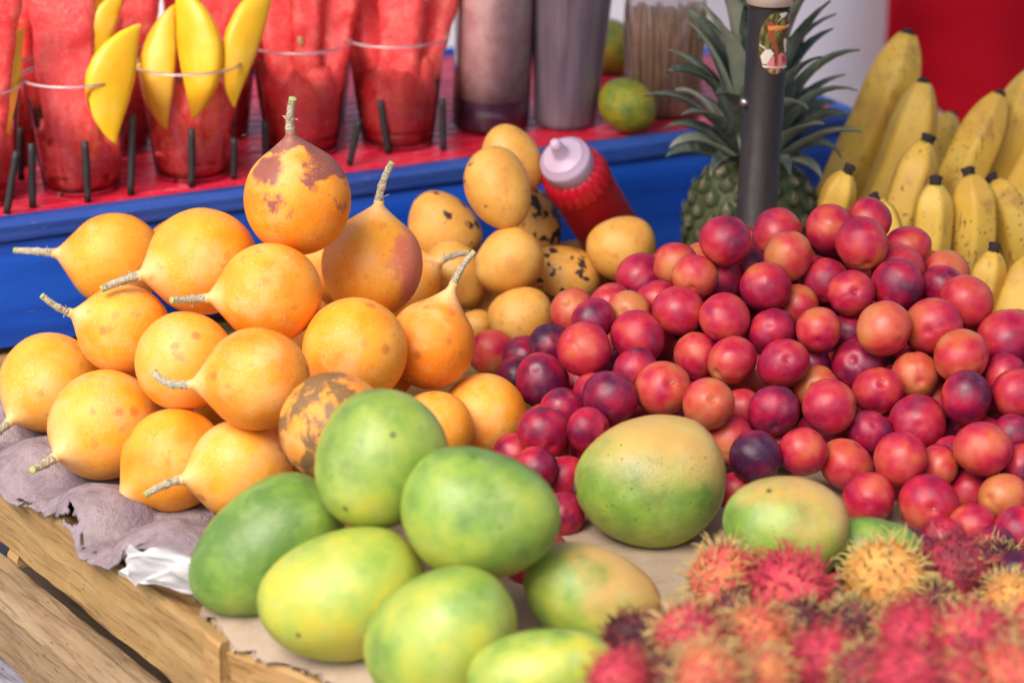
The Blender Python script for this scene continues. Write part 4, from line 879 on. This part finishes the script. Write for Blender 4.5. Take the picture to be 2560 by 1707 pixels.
YL = {
 'y1': ('yellow mango at the back top, leaning on the blue rim', .0), 'y2': ('yellow mango standing tall with a black scar near its top', .35), 'y3': ('yellow mango with dark shoulder against the blue board', .62),
 'y4': ('yellow mango behind the crossing granadilla stem', .1), 'y5': ('plain round yellow mango below the tall one', .0), 'y6': ('yellow mango with black patches next to the red squeeze bottle', 1.0),
 'y7': ('yellow mango with two black blotches beside the plums', .72), 'y8': ('yellow mango at the foot of the red squeeze bottle', .2), 'y9': ('small yellow mango with dark edge behind the bright red plum', .8),
 'y10': ('plain yellow mango in front, touching the plums', .0), 'y11': ('small orange mango hidden under the red squeeze bottle', .0), 'y12': ('small yellow mango in the gap under the front mangos', .0), 'y13': ('little peach coloured mango beside the pear shaped granadilla', .0)}
for i, row in enumerate((
 ('y1', 0.0, 1.5921, 0.112, 0.0255, 0.0202, -62),
 ('y2', -0.0089, 1.5364, 0.108, 0.0282, 0.0213, -70),
 ('y3', -0.0475, 1.596, 0.062, 0.0277, 0.0235, -50),
 ('y4', -0.0381, 1.5424, 0.0453, 0.0246, 0.0205, -55),
 ('y5', -0.0023, 1.5178, 0.0635, 0.0236, 0.0213, 40),
 ('y6', 0.016, 1.6318, 0.055, 0.024, 0.019, -65),
 ('y7', 0.0346, 1.5603, 0.04, 0.0261, 0.0207, -15),
 ('y8', 0.0746, 1.5537, 0.062, 0.0235, 0.0217, 25),
 ('y9', 0.0682, 1.5903, 0.03, 0.0169, 0.0157, 80),
 ('y10', 0.0063, 1.4898, 0.0347, 0.0213, 0.0202, 30),
 ('y11', 0.0436, 1.6559, 0.022, 0.0157, 0.0125, 0),
 ('y12', -0.0166, 1.5541, 0.0202, 0.0133, 0.0124, 45),
 ('y13', -0.0239, 1.5085, 0.022, 0.0115, 0.011, 0),
)):
    mango('yellow_mango', YL[row[0]][0], 'mango', YELLOW, row, i+31.7, i % 2 == 0, .15, row[0] in ('y3', 'y8'), None, black=YL[row[0]][1])

# ================================================================ plums
PV = []
for k in range(7):
    sd_ = k*11.3; obl = (.0, .06, -.08, .03, .09, -.04, .05)[k]
    def f(v, sd_=sd_, obl=obl, k=k):
        a = math.atan2(v.y, v.x); rr = math.hypot(v.x, v.y); kk = 1+.050*fbm(v+Vector((sd_,0,0)), .8, 2)
        sut = .045*math.exp(-(a/.16)**2)*rr*(1 if v.z > -.9 else .3); kk -= sut
        dim = .12*math.exp(-(rr/.17)**2) if v.z > 0 else .05*math.exp(-(rr/.12)**2)
        return Vector((v.x*kk*(1+obl), v.y*kk, v.z*kk*(1-obl*.6) - (dim if v.z > 0 else -dim)))
    V, F = revolve([(math.sin(math.pi*i/30), -math.cos(math.pi*i/30)) for i in range(31)], 40, f); m_ = mesh('plum', V, F); m_.materials.append(PLUM); PV.append(m_)
STK = mesh('stalk', *tube([(0,0,.80),(.01,0,.90),(.04,.01,1.0),(.09,.02,1.09)], [.03,.022,.02,.028], 7)); STK.materials.append(PSTEM)
LAND = [('the umbrella pole', Vector((.166, 1.535, .09))), ('the round front yellow mango', Vector((.006, 1.49, .035))), ('the speckled tan mango', Vector((.075, 1.207, .04))), ('the peach mango with dark spots', Vector((.1445, 1.17, .03))),
 ('the fat low banana', Vector((.36, 1.475, .05))), ('the orange yellow rambutan', Vector((.185, 1.03, .03))), ('the upright clean banana', Vector((.29, 1.555, .08)))]
ORD = ('nearest', 'second nearest', 'third nearest', 'fourth nearest', 'fifth nearest', 'sixth nearest', 'seventh nearest')
def rank_labels(items, kind):
    """items: (object, colour words); each is named by its rank among its colour from the closest landmark"""
    for w in {c for _, c in items}:
        same = [o for o, c in items if c == w]; rk = {}
        for ln, lp in LAND:
            for i, o in enumerate(sorted(same, key=lambda o: (o.location-lp).length)): rk.setdefault(o.name, []).append((i, (o.location-lp).length, ln))
        for o in same:
            i, d_, ln = min(rk[o.name])
            if i < len(ORD): o['label'] = '%s %s %s to %s' % (w, kind, ORD[i], ln)
def plum(x, y, z, r, h, face=None, sut=None):
    cls = [('deep purple', 'purple plums in the heap', .1), ('dark crimson', 'dark crimson plums in the heap', .3), ('red', 'red plums in the heap', .52), ('orange red', 'orange red plums in the heap', .7), ('orange yellow', 'orange yellow plums in the heap', 9)]
    c = [c for c in cls if h < c[2]][0]
    if face == 'nav': q = (CB + CR*random.uniform(-.35,.35) + CU*random.uniform(-.15,.35)).to_track_quat('Z', 'Y') @ Quaternion((0,0,1), random.uniform(0,6.28))
    else: q = Quaternion((random.gauss(0,1), random.gauss(0,1), random.gauss(0,1), random.gauss(0,1))).normalized()
    o = link('plum', random.choice(PV), None, None, (x, y, z), q, r, hue=h)
    tag(o, c[0]+' skinned plum in the big plum heap', 'plum', c[1])
    if face == 'nav' or random.random() < .10: link('stalk', STK, None, o, None, None, (1, 1, random.uniform(.72, 1.0) if face != 'nav' else .88))
    return o
SEEN = []
for row in (
 (0.1301, 1.4019, 0.1151, 0.0159, 0.42),
 (0.1663, 1.4462, 0.1051, 0.0162, 0.55),
 (0.1686, 1.4088, 0.1028, 0.0153, 0.92),
 (0.1984, 1.4412, 0.1107, 0.0152, 0.52),
 (0.2137, 1.4087, 0.1107, 0.0167, 0.62),
 (0.2484, 1.4446, 0.0964, 0.0144, 0.5),
 (0.2246, 1.4534, 0.1121, 0.0139, 0.4),
 (0.238, 1.4167, 0.0906, 0.0165, 0.36),
 (0.2329, 1.3848, 0.0916, 0.0163, 0.3),
 (0.1278, 1.4119, 0.0859, 0.0157, 0.2),
 (0.1529, 1.3815, 0.0922, 0.0159, 0.5),
 (0.1479, 1.4319, 0.0878, 0.0133, 0.15),
 (0.1172, 1.4386, 0.0891, 0.0138, 0.8),
 (0.1104, 1.3909, 0.0952, 0.0136, 0.7),
 (0.1928, 1.409, 0.0869, 0.0142, 0.55),
 (0.2036, 1.3737, 0.0906, 0.0138, 0.45, 'nav'),
 (0.2694, 1.4253, 0.0871, 0.0141, 0.95),
 (0.2634, 1.3987, 0.0858, 0.0138, 0.35),
 (0.2723, 1.3707, 0.0864, 0.0162, 0.66),
 (0.1741, 1.3925, 0.076, 0.0134, 0.85),
 (0.1264, 1.3549, 0.0819, 0.0151, 0.6),
 (0.1552, 1.357, 0.0723, 0.0148, 0.28),
 (0.1813, 1.3456, 0.0775, 0.0136, 0.72),
 (0.204, 1.3754, 0.064, 0.0133, 0.2),
 (0.2182, 1.3367, 0.0813, 0.0162, 0.85),
 (0.2493, 1.3491, 0.0785, 0.0169, 0.66),
 (0.2938, 1.3505, 0.0702, 0.0181, 0.5),
 (0.2614, 1.32, 0.0699, 0.0163, 0.85),
 (0.2774, 1.3846, 0.0618, 0.013, 0.85),
 (0.1289, 1.328, 0.0647, 0.0149, 0.65),
 (0.1585, 1.3216, 0.0655, 0.0154, 0.45, 'nav'),
 (0.1786, 1.3538, 0.0528, 0.0129, 0.35),
 (0.1093, 1.3476, 0.0607, 0.0136, 0.58),
 (0.2067, 1.3484, 0.0543, 0.0159, 0.22),
 (0.2363, 1.3276, 0.0555, 0.0141, 0.85),
 (0.213, 1.3115, 0.0523, 0.015, 0.5, 'nav'),
 (0.2884, 1.323, 0.0578, 0.0132, 0.35),
 (0.2908, 1.2959, 0.0562, 0.0146, 0.5),
 (0.2602, 1.2911, 0.0559, 0.0154, 0.22),
 (0.179, 1.3286, 0.0479, 0.0131, 0.9),
 (0.1812, 1.2853, 0.0526, 0.0158, 0.6),
 (0.1501, 1.2881, 0.049, 0.0148, 0.25),
 (0.1118, 1.283, 0.0553, 0.015, 0.8, 'nav'),
 (0.1342, 1.3148, 0.039, 0.0125, 0.75),
 (0.2337, 1.2925, 0.04, 0.0165, 0.52),
 (0.2052, 1.2859, 0.0364, 0.0137, 0.12),
 (0.2717, 1.2907, 0.0267, 0.0165, 0.6),
 (0.2915, 1.312, 0.0263, 0.0132, 0.25),
 (0.1252, 1.2904, 0.0296, 0.0155, 0.62),
 (0.1365, 1.2514, 0.0361, 0.0148, 0.02),
 (0.259, 1.3119, 0.0124, 0.0129, 0.25),
 (0.1544, 1.2967, 0.0242, 0.0123, 0.4),
 (0.2508, 1.3364, 0.0355, 0.0126, 0.7),
 (-0.0129, 1.4559, 0.0224, 0.0156, 0.66),
 (0.018, 1.3527, 0.0429, 0.0167, 0.42),
 (0.0426, 1.3385, 0.0679, 0.0164, 0.42),
 (0.0559, 1.2922, 0.0556, 0.016, 0.05),
 (0.0489, 1.3189, 0.0472, 0.0133, 0.25),
 (0.0751, 1.3517, 0.0708, 0.0163, 0.5),
 (0.0995, 1.3684, 0.0811, 0.0156, 0.55),
 (0.0871, 1.3004, 0.0581, 0.0158, 0.78, 'nav'),
 (0.0724, 1.3249, 0.0599, 0.0132, 0.35),
 (0.0807, 1.4315, 0.0812, 0.0157, 0.42),
 (0.1011, 1.4163, 0.0951, 0.014, 0.7),
 (0.0184, 1.2776, 0.0398, 0.0151, 0.38),
 (0.0433, 1.2679, 0.0451, 0.0128, 0.25),
 (0.0023, 1.2896, 0.0208, 0.013, 0.4),
 (0.0299, 1.2631, 0.0182, 0.013, 0.5),
 (0.028, 1.2162, 0.0157, 0.0124, 0.45),
 (0.0383, 1.4235, 0.0618, 0.0143, 0.82),
 (0.0485, 1.3661, 0.0764, 0.0136, 0.25),
 (0.0613, 1.4044, 0.0722, 0.0137, 0.65),
 (0.0708, 1.38, 0.0762, 0.0132, 1.0),
 (0.089, 1.3994, 0.0768, 0.0138, 0.35),
 (0.0079, 1.4176, 0.033, 0.0142, 0.1),
 (0.0242, 1.4003, 0.0472, 0.0138, 0.15),
 (0.0027, 1.3908, 0.0298, 0.0137, 0.05),
 (0.0288, 1.303, 0.0433, 0.013, 0.2),
 (0.0132, 1.2487, 0.03, 0.0125, 0.35),
 (0.1642, 1.2578, 0.0362, 0.0138, 0.52),
 (0.1895, 1.2648, 0.0254, 0.0152, 0.62),
 (0.2158, 1.2404, 0.0392, 0.0153, 0.62),
 (0.2614, 1.2399, 0.0454, 0.0155, 0.58),
 (0.2384, 1.251, 0.03, 0.0123, 0.75),
 (0.2505, 1.2719, 0.0272, 0.0126, 0.25),
 (0.2833, 1.2696, 0.0415, 0.0124, 0.22),
 (0.197, 1.2253, 0.022, 0.0149, 0.6),
 (0.2297, 1.221, 0.0203, 0.0165, 0.45, 'nav'),
 (0.2572, 1.2517, 0.0146, 0.0127, 0.55),
 (0.2721, 1.2273, 0.0217, 0.014, 0.9),
 (0.1257, 1.2538, 0.0119, 0.0123, 0.66),
 (0.2506, 1.2023, 0.0151, 0.013, 0.72),
 (0.274, 1.1915, 0.0177, 0.0136, 0.35),
 (0.2327, 1.1855, 0.0146, 0.0121, 0.2),
 (0.2845, 1.2471, 0.0329, 0.0123, 0.35),
 (0.173, 1.1741, 0.0129, 0.0118, 0.03),
 (0.2136, 1.1719, 0.0151, 0.0119, 0.02),
 (0.2631, 1.1454, 0.0144, 0.0116, 0.02),
 (0.2569, 1.1737, 0.0165, 0.0115, 0.1),
): SEEN.append(plum(*row))
rank_labels([(o, ' '.join(o['label'].split(' skinned')[0].split())) for o in SEEN], 'plum')
for x, y, z, r in ((0.1997, 1.3795, 0.0314, 0.0194), (0.2699, 1.4383, 0.0584, 0.0184), (0.1888, 1.4448, 0.0736, 0.0176), (-0.0193, 1.1859, 0.0185, 0.0185), (0.2359, 1.5790, 0.0171, 0.0171), (0.1545, 1.5788, 0.0179, 0.0179), (0.3330, 1.3558, 0.0670, 0.0190), (0.3486, 1.2101, 0.0192, 0.0192), (0.3788, 1.4581, 0.0353, 0.0193), (0.1148, 1.4226, 0.0587, 0.0187), (0.3562, 1.2657, 0.0264, 0.0184), (0.3446, 1.5010, 0.0179, 0.0179), (0.0232, 1.3317, 0.0181, 0.0181), (0.1125, 1.3502, 0.0291, 0.0171), (0.0748, 1.4488, 0.0503, 0.0183), (0.2501, 1.4103, 0.0507, 0.0187), (0.2744, 1.5147, 0.0537, 0.0177), (0.2840, 1.5977, 0.0192, 0.0192), (0.1087, 1.5612, 0.0291, 0.0171), (0.1760, 1.4240, 0.0472, 0.0192), (0.4021, 1.2489, 0.0171, 0.0171), (0.2636, 1.4746, 0.0652, 0.0172), (0.0699, 1.4110, 0.0431, 0.0191), (0.1813, 1.4955, 0.0589, 0.0189), (0.4099, 1.4224, 0.0454, 0.0174), (0.4007, 1.4827, 0.0194, 0.0194), (0.3774, 1.3671, 0.0665, 0.0185), (0.2970, 1.4920, 0.0414, 0.0174), (0.3464, 1.3452, 0.0346, 0.0186), (0.2235, 1.6095, 0.0171, 0.0171), (0.3800, 1.4115, 0.0374, 0.0174), (0.2023, 1.5616, 0.0300, 0.0180), (0.1540, 1.5143, 0.0432, 0.0192), (0.2507, 1.4646, 0.0346, 0.0186), (0.1846, 1.5333, 0.0579, 0.0179), (0.2098, 1.4883, 0.0903, 0.0183), (0.1000, 1.6157, 0.0183, 0.0183), (0.2801, 1.5183, 0.0180, 0.0180), (0.2462, 1.5419, 0.0501, 0.0181), (0.0886, 1.3157, 0.0303, 0.0183), (0.0703, 1.5005, 0.0296, 0.0176), (0.1034, 1.2698, 0.0178, 0.0178), (0.1857, 1.3276, 0.0174, 0.0174), (0.1267, 1.5309, 0.0270, 0.0190), (0.1035, 1.4741, 0.0667, 0.0187), (0.1974, 1.4420, 0.0228, 0.0188), (0.3814, 1.3405, 0.0421, 0.0181), (0.3204, 1.4496, 0.0344, 0.0184), (0.4141, 1.3238, 0.0538, 0.0178), (0.2212, 1.5257, 0.0304, 0.0184), (0.3660, 1.3028, 0.0434, 0.0194), (0.1777, 1.5001, 0.0190, 0.0190), (0.2273, 1.3532, 0.0275, 0.0195), (0.3510, 1.4416, 0.0190, 0.0190), (0.4080, 1.3279, 0.0188, 0.0188), (-0.0091, 1.6159, 0.0183, 0.0183), (0.2832, 1.4507, 0.0290, 0.0170), (0.4074, 1.1715, 0.0171, 0.0171), (0.1254, 1.3869, 0.0625, 0.0185), (0.1625, 1.4478, 0.0254, 0.0174), (0.0253, 1.4597, 0.0183, 0.0183), (0.1069, 1.5098, 0.0611, 0.0171), (0.0965, 1.4625, 0.0292, 0.0172), (0.2239, 1.4356, 0.0585, 0.0185), (0.3177, 1.2871, 0.0346, 0.0186), (0.4066, 1.2931, 0.0380, 0.0180), (0.2655, 1.3542, 0.0184, 0.0184), (0.1532, 1.4572, 0.0742, 0.0182), (0.3051, 1.5643, 0.0189, 0.0189), (0.3119, 1.2376, 0.0176, 0.0176), (0.2974, 1.3489, 0.0370, 0.0170), (0.0674, 1.3655, 0.0411, 0.0171), (0.1843, 1.6041, 0.0171, 0.0171), (0.2843, 1.3975, 0.0352, 0.0192), (0.3274, 1.1518, 0.0192, 0.0192), (0.1485, 1.1962, 0.0178, 0.0178), (0.3749, 1.1615, 0.0191, 0.0191), (0.0131, 1.1575, 0.0173, 0.0173), (0.2260, 1.4993, 0.0584, 0.0184), (0.0621, 1.4663, 0.0226, 0.0186), (0.1109, 1.3871, 0.0302, 0.0182), (0.1423, 1.4730, 0.0456, 0.0176), (0.4123, 1.4452, 0.0210, 0.0170), (0.1152, 1.4300, 0.0234, 0.0194), (0.1650, 1.5509, 0.0370, 0.0170), (0.2239, 1.2704, 0.0173, 0.0173), (0.2182, 1.4783, 0.0260, 0.0180), (0.3672, 1.3717, 0.0228, 0.0188), (0.0001, 1.2223, 0.0172, 0.0172), (0.1351, 1.6151, 0.0183, 0.0183), (0.0518, 1.2963, 0.0228, 0.0188), (0.0914, 1.5331, 0.0339, 0.0179), (0.2394, 1.3908, 0.0195, 0.0195), (0.3876, 1.2088, 0.0175, 0.0175), (0.2563, 1.3702, 0.0497, 0.0177), (0.0629, 1.2555, 0.0231, 0.0191), (0.1684, 1.3985, 0.0250, 0.0170), (0.3437, 1.3948, 0.0554, 0.0194), (0.4079, 1.3848, 0.0593, 0.0193), (0.1439, 1.5012, 0.0754, 0.0194), (0.0321, 1.5306, 0.0170, 0.0170), (0.3171, 1.3925, 0.0191, 0.0191), (0.0384, 1.4974, 0.0182, 0.0182), (0.3078, 1.1808, 0.0175, 0.0175), (0.3302, 1.3154, 0.0496, 0.0176), (0.2678, 1.5550, 0.0253, 0.0173), (0.1487, 1.3634, 0.0423, 0.0183), (-0.0160, 1.2560, 0.0177, 0.0177), (0.4021, 1.3777, 0.0221, 0.0181), (0.2195, 1.3132, 0.0212, 0.0172), (0.1056, 1.4998, 0.0272, 0.0192), (0.0454, 1.4246, 0.0187, 0.0187), (0.0209, 1.5915, 0.0187, 0.0187), (0.3367, 1.3146, 0.0172, 0.0172), (0.3488, 1.4067, 0.0219, 0.0179), (0.1708, 1.4821, 0.0900, 0.0180), (0.2555, 1.4954, 0.0212, 0.0172), (0.1445, 1.3319, 0.0179, 0.0179), (0.3171, 1.4150, 0.0452, 0.0172), (0.2695, 1.4234, 0.0174, 0.0174), (0.0563, 1.3458, 0.0176, 0.0176), (0.0435, 1.3845, 0.0260, 0.0180), (0.0645, 1.6188, 0.0178, 0.0178), (0.3117, 1.3773, 0.0494, 0.0174), (0.2268, 1.4654, 0.0732, 0.0172)): BUR = plum(x, y, z, r, random.choice((.12,.2,.25,.3,.4,.4,.5,.55,.65,.75))); BUR['label'] = BUR['label'].replace('in the big plum heap', 'half buried in the big plum heap'); BUR['group'] += ', half buried'

# ================================================================ rambutans
def m_ramb(name, hair):
    m = M(name, .55, .35); v = m.co((1,1,1)); h = m.attr('hue'); f = m.math('ADD', h, m.math('MULTIPLY', m.math('SUBTRACT', m.noise(v, 1.6, 4), .5), .7))
    c = m.ramp(f, [(.0, (.05,.014,.020)), (.2, (.16,.020,.034)), (.42, (.48,.032,.068)), (.62, (.55,.11,.07)), (.82, (.60,.26,.065)), (1., (.60,.38,.09))])
    if hair:
        co_ = m.n('TexCoord').outputs['Object']; ln = m.n('VectorMath', {0: co_}, operation='LENGTH').outputs['Value']; ha = m.attr('hair')
        pn = m.step(m.math('ADD', m.noise(v, .8, 2), m.math('MULTIPLY', m.math('SUBTRACT', ha, .5), .5)), .42, .58); tipc = m.mix(pn, (.40,.05,.06), (.52,.42,.15)); c = m.mix(m.math('MULTIPLY', m.step(ln, 1.0, 1.3), m.math('ADD', m.math('MULTIPLY', pn, .5), .35)), c, tipc)
    m.col(c); m.bump(m.noise(v, 9., 3), .3, .05); return m.m
RB, RH = m_ramb('rambutan_skin', False), m_ramb('rambutan_hair', True); RVAR = []
for k in range(6):
    sd_ = k*5.1+2; rnd = random.Random(k+40)
    body = mesh('skin', *revolve([(math.sin(math.pi*i/18), -math.cos(math.pi*i/18)*1.16) for i in range(19)], 24, lambda v: v*(1+.06*fbm(v+Vector((sd_,0,0)), 2.2, 3)))); body.materials.append(RB)
    V, F = [], []; nh = 210
    for i in range(nh):
        cz = 1-2*(i+.5)/nh; a = i*2.399963+rnd.uniform(-.2,.2); rr = math.sqrt(1-cz*cz); nrm = Vector((rr*math.cos(a), rr*math.sin(a), cz)).normalized(); p = Vector((nrm.x, nrm.y, nrm.z*1.16))*.97
        L = rnd.uniform(.28,.78); d = (nrm + Vector((rnd.gauss(0,.3), rnd.gauss(0,.3), rnd.gauss(0,.3)))).normalized(); bend = (Vector((rnd.gauss(0,1), rnd.gauss(0,1), rnd.gauss(0,1)-.3))).normalized()*rnd.uniform(.3,.9); pts = []
        for s in range(6): pts.append(p.copy()); p = p + d*(L/5); d = (d+bend*(.35+.25*s)).normalized()
        v, f = tube(pts, [.055,.036,.030,.025,.020,.010], 4); o_ = len(V); V += v; F += [tuple(j+o_ for j in q) for q in f]
    hair = mesh('spines', V, F); hair.materials.append(RH); RVAR.append((body, hair))
def rambutan(c, r, h, ha):
    cls = 'dark maroon' if h < .2 else 'bright red' if h < .5 else 'orange red' if h < .72 else 'orange yellow'; hc = 'yellow green' if ha > .5 else 'reddish'  # dark maroon includes small in-between fruits, darkened to paint the shaded gaps
    lab = '%s rambutan with %s hairs in the front heap' % (cls, hc); t = thing('rambutan', lab, 'rambutan', c, Quaternion((random.gauss(0,1), random.gauss(0,1), random.gauss(0,1), random.gauss(0,1))).normalized(), '%s rambutans with %s hairs' % (cls, hc), r)
    b, s = random.choice(RVAR); link('skin', b, None, t, hue=h, hair=ha); link('spines', s, None, t, hue=h, hair=ha, kind='stuff'); return t
RAMB = []
for row in (
 ((0.1054, 1.0910, 0.0369), 0.016, 0.62, 0.9),
 ((0.1366, 1.0722, 0.0407), 0.0177, 0.45, 0.25),
 ((0.1860, 1.0910, 0.0369), 0.018, 0.86, 0.85),
 ((0.2243, 1.1066, 0.0338), 0.0172, 0.25, 0.3),
 ((0.0807, 0.9834, 0.0598), 0.015, 0.42, 0.9),
 ((0.1147, 1.0070, 0.0478), 0.014, 0.66, 0.6),
 ((0.0567, 1.0164, 0.0423), 0.0114, 0.034999999999999996, 0.1),
 ((0.0462, 0.9381, 0.0630), 0.011, 0.45, 0.2),
 ((0.1394, 0.9656, 0.0571), 0.0135, 0.4, 0.35),
 ((0.1809, 0.9834, 0.0598), 0.0146, 0.4, 0.4),
 ((0.2090, 0.9772, 0.0612), 0.0163, 0.42, 0.6),
 ((0.1630, 1.0427, 0.0366), 0.0109, 0.105, 1.0),
 ((0.1678, 0.9154, 0.0750), 0.0137, 0.42, 0.3),
 ((0.2469, 1.0750, 0.0332), 0.0124, 0.8, 0.9),
 ((0.2169, 0.9397, 0.0630), 0.0136, 0.6, 0.6),
 ((0.1645, 1.1588, 0.0130), 0.0129, 0.13999999999999999, 0.2),
 ((0.0839, 0.9154, 0.0750), 0.0137, 0.62, 0.85),
 ((0.1110, 0.9381, 0.0630), 0.0114, 0.64, 0.8),
 ((0.2080, 1.0755, 0.0297), 0.0112, 0.12249999999999998, 0.95),
 ((0.1931, 0.9333, 0.0630), 0.0113, 0.5, 0.5),
 ((0.1531, 0.9442, 0.0621), 0.011, 0.25, 0.8),
 ((0.1388, 1.0443, 0.0362), 0.0109, 0.105, 0.6),
 ((0.2552, 1.1552, 0.0137), 0.0126, 0.06999999999999999, 0.6),
 ((0.0658, 0.9478, 0.0570), 0.0103, 0.13999999999999999, 0.7),
 ((0.1101, 1.0730, 0.0302), 0.0103, 0.12249999999999998, 0.6),
 ((0.2493, 1.0164, 0.0457), 0.0141, 0.5, 0.6),
): RAMB.append(rambutan(*row))
rank_labels([(o, o['label'].split(' in the')[0].replace('rambutan ', '')) for o in RAMB], 'rambutan')
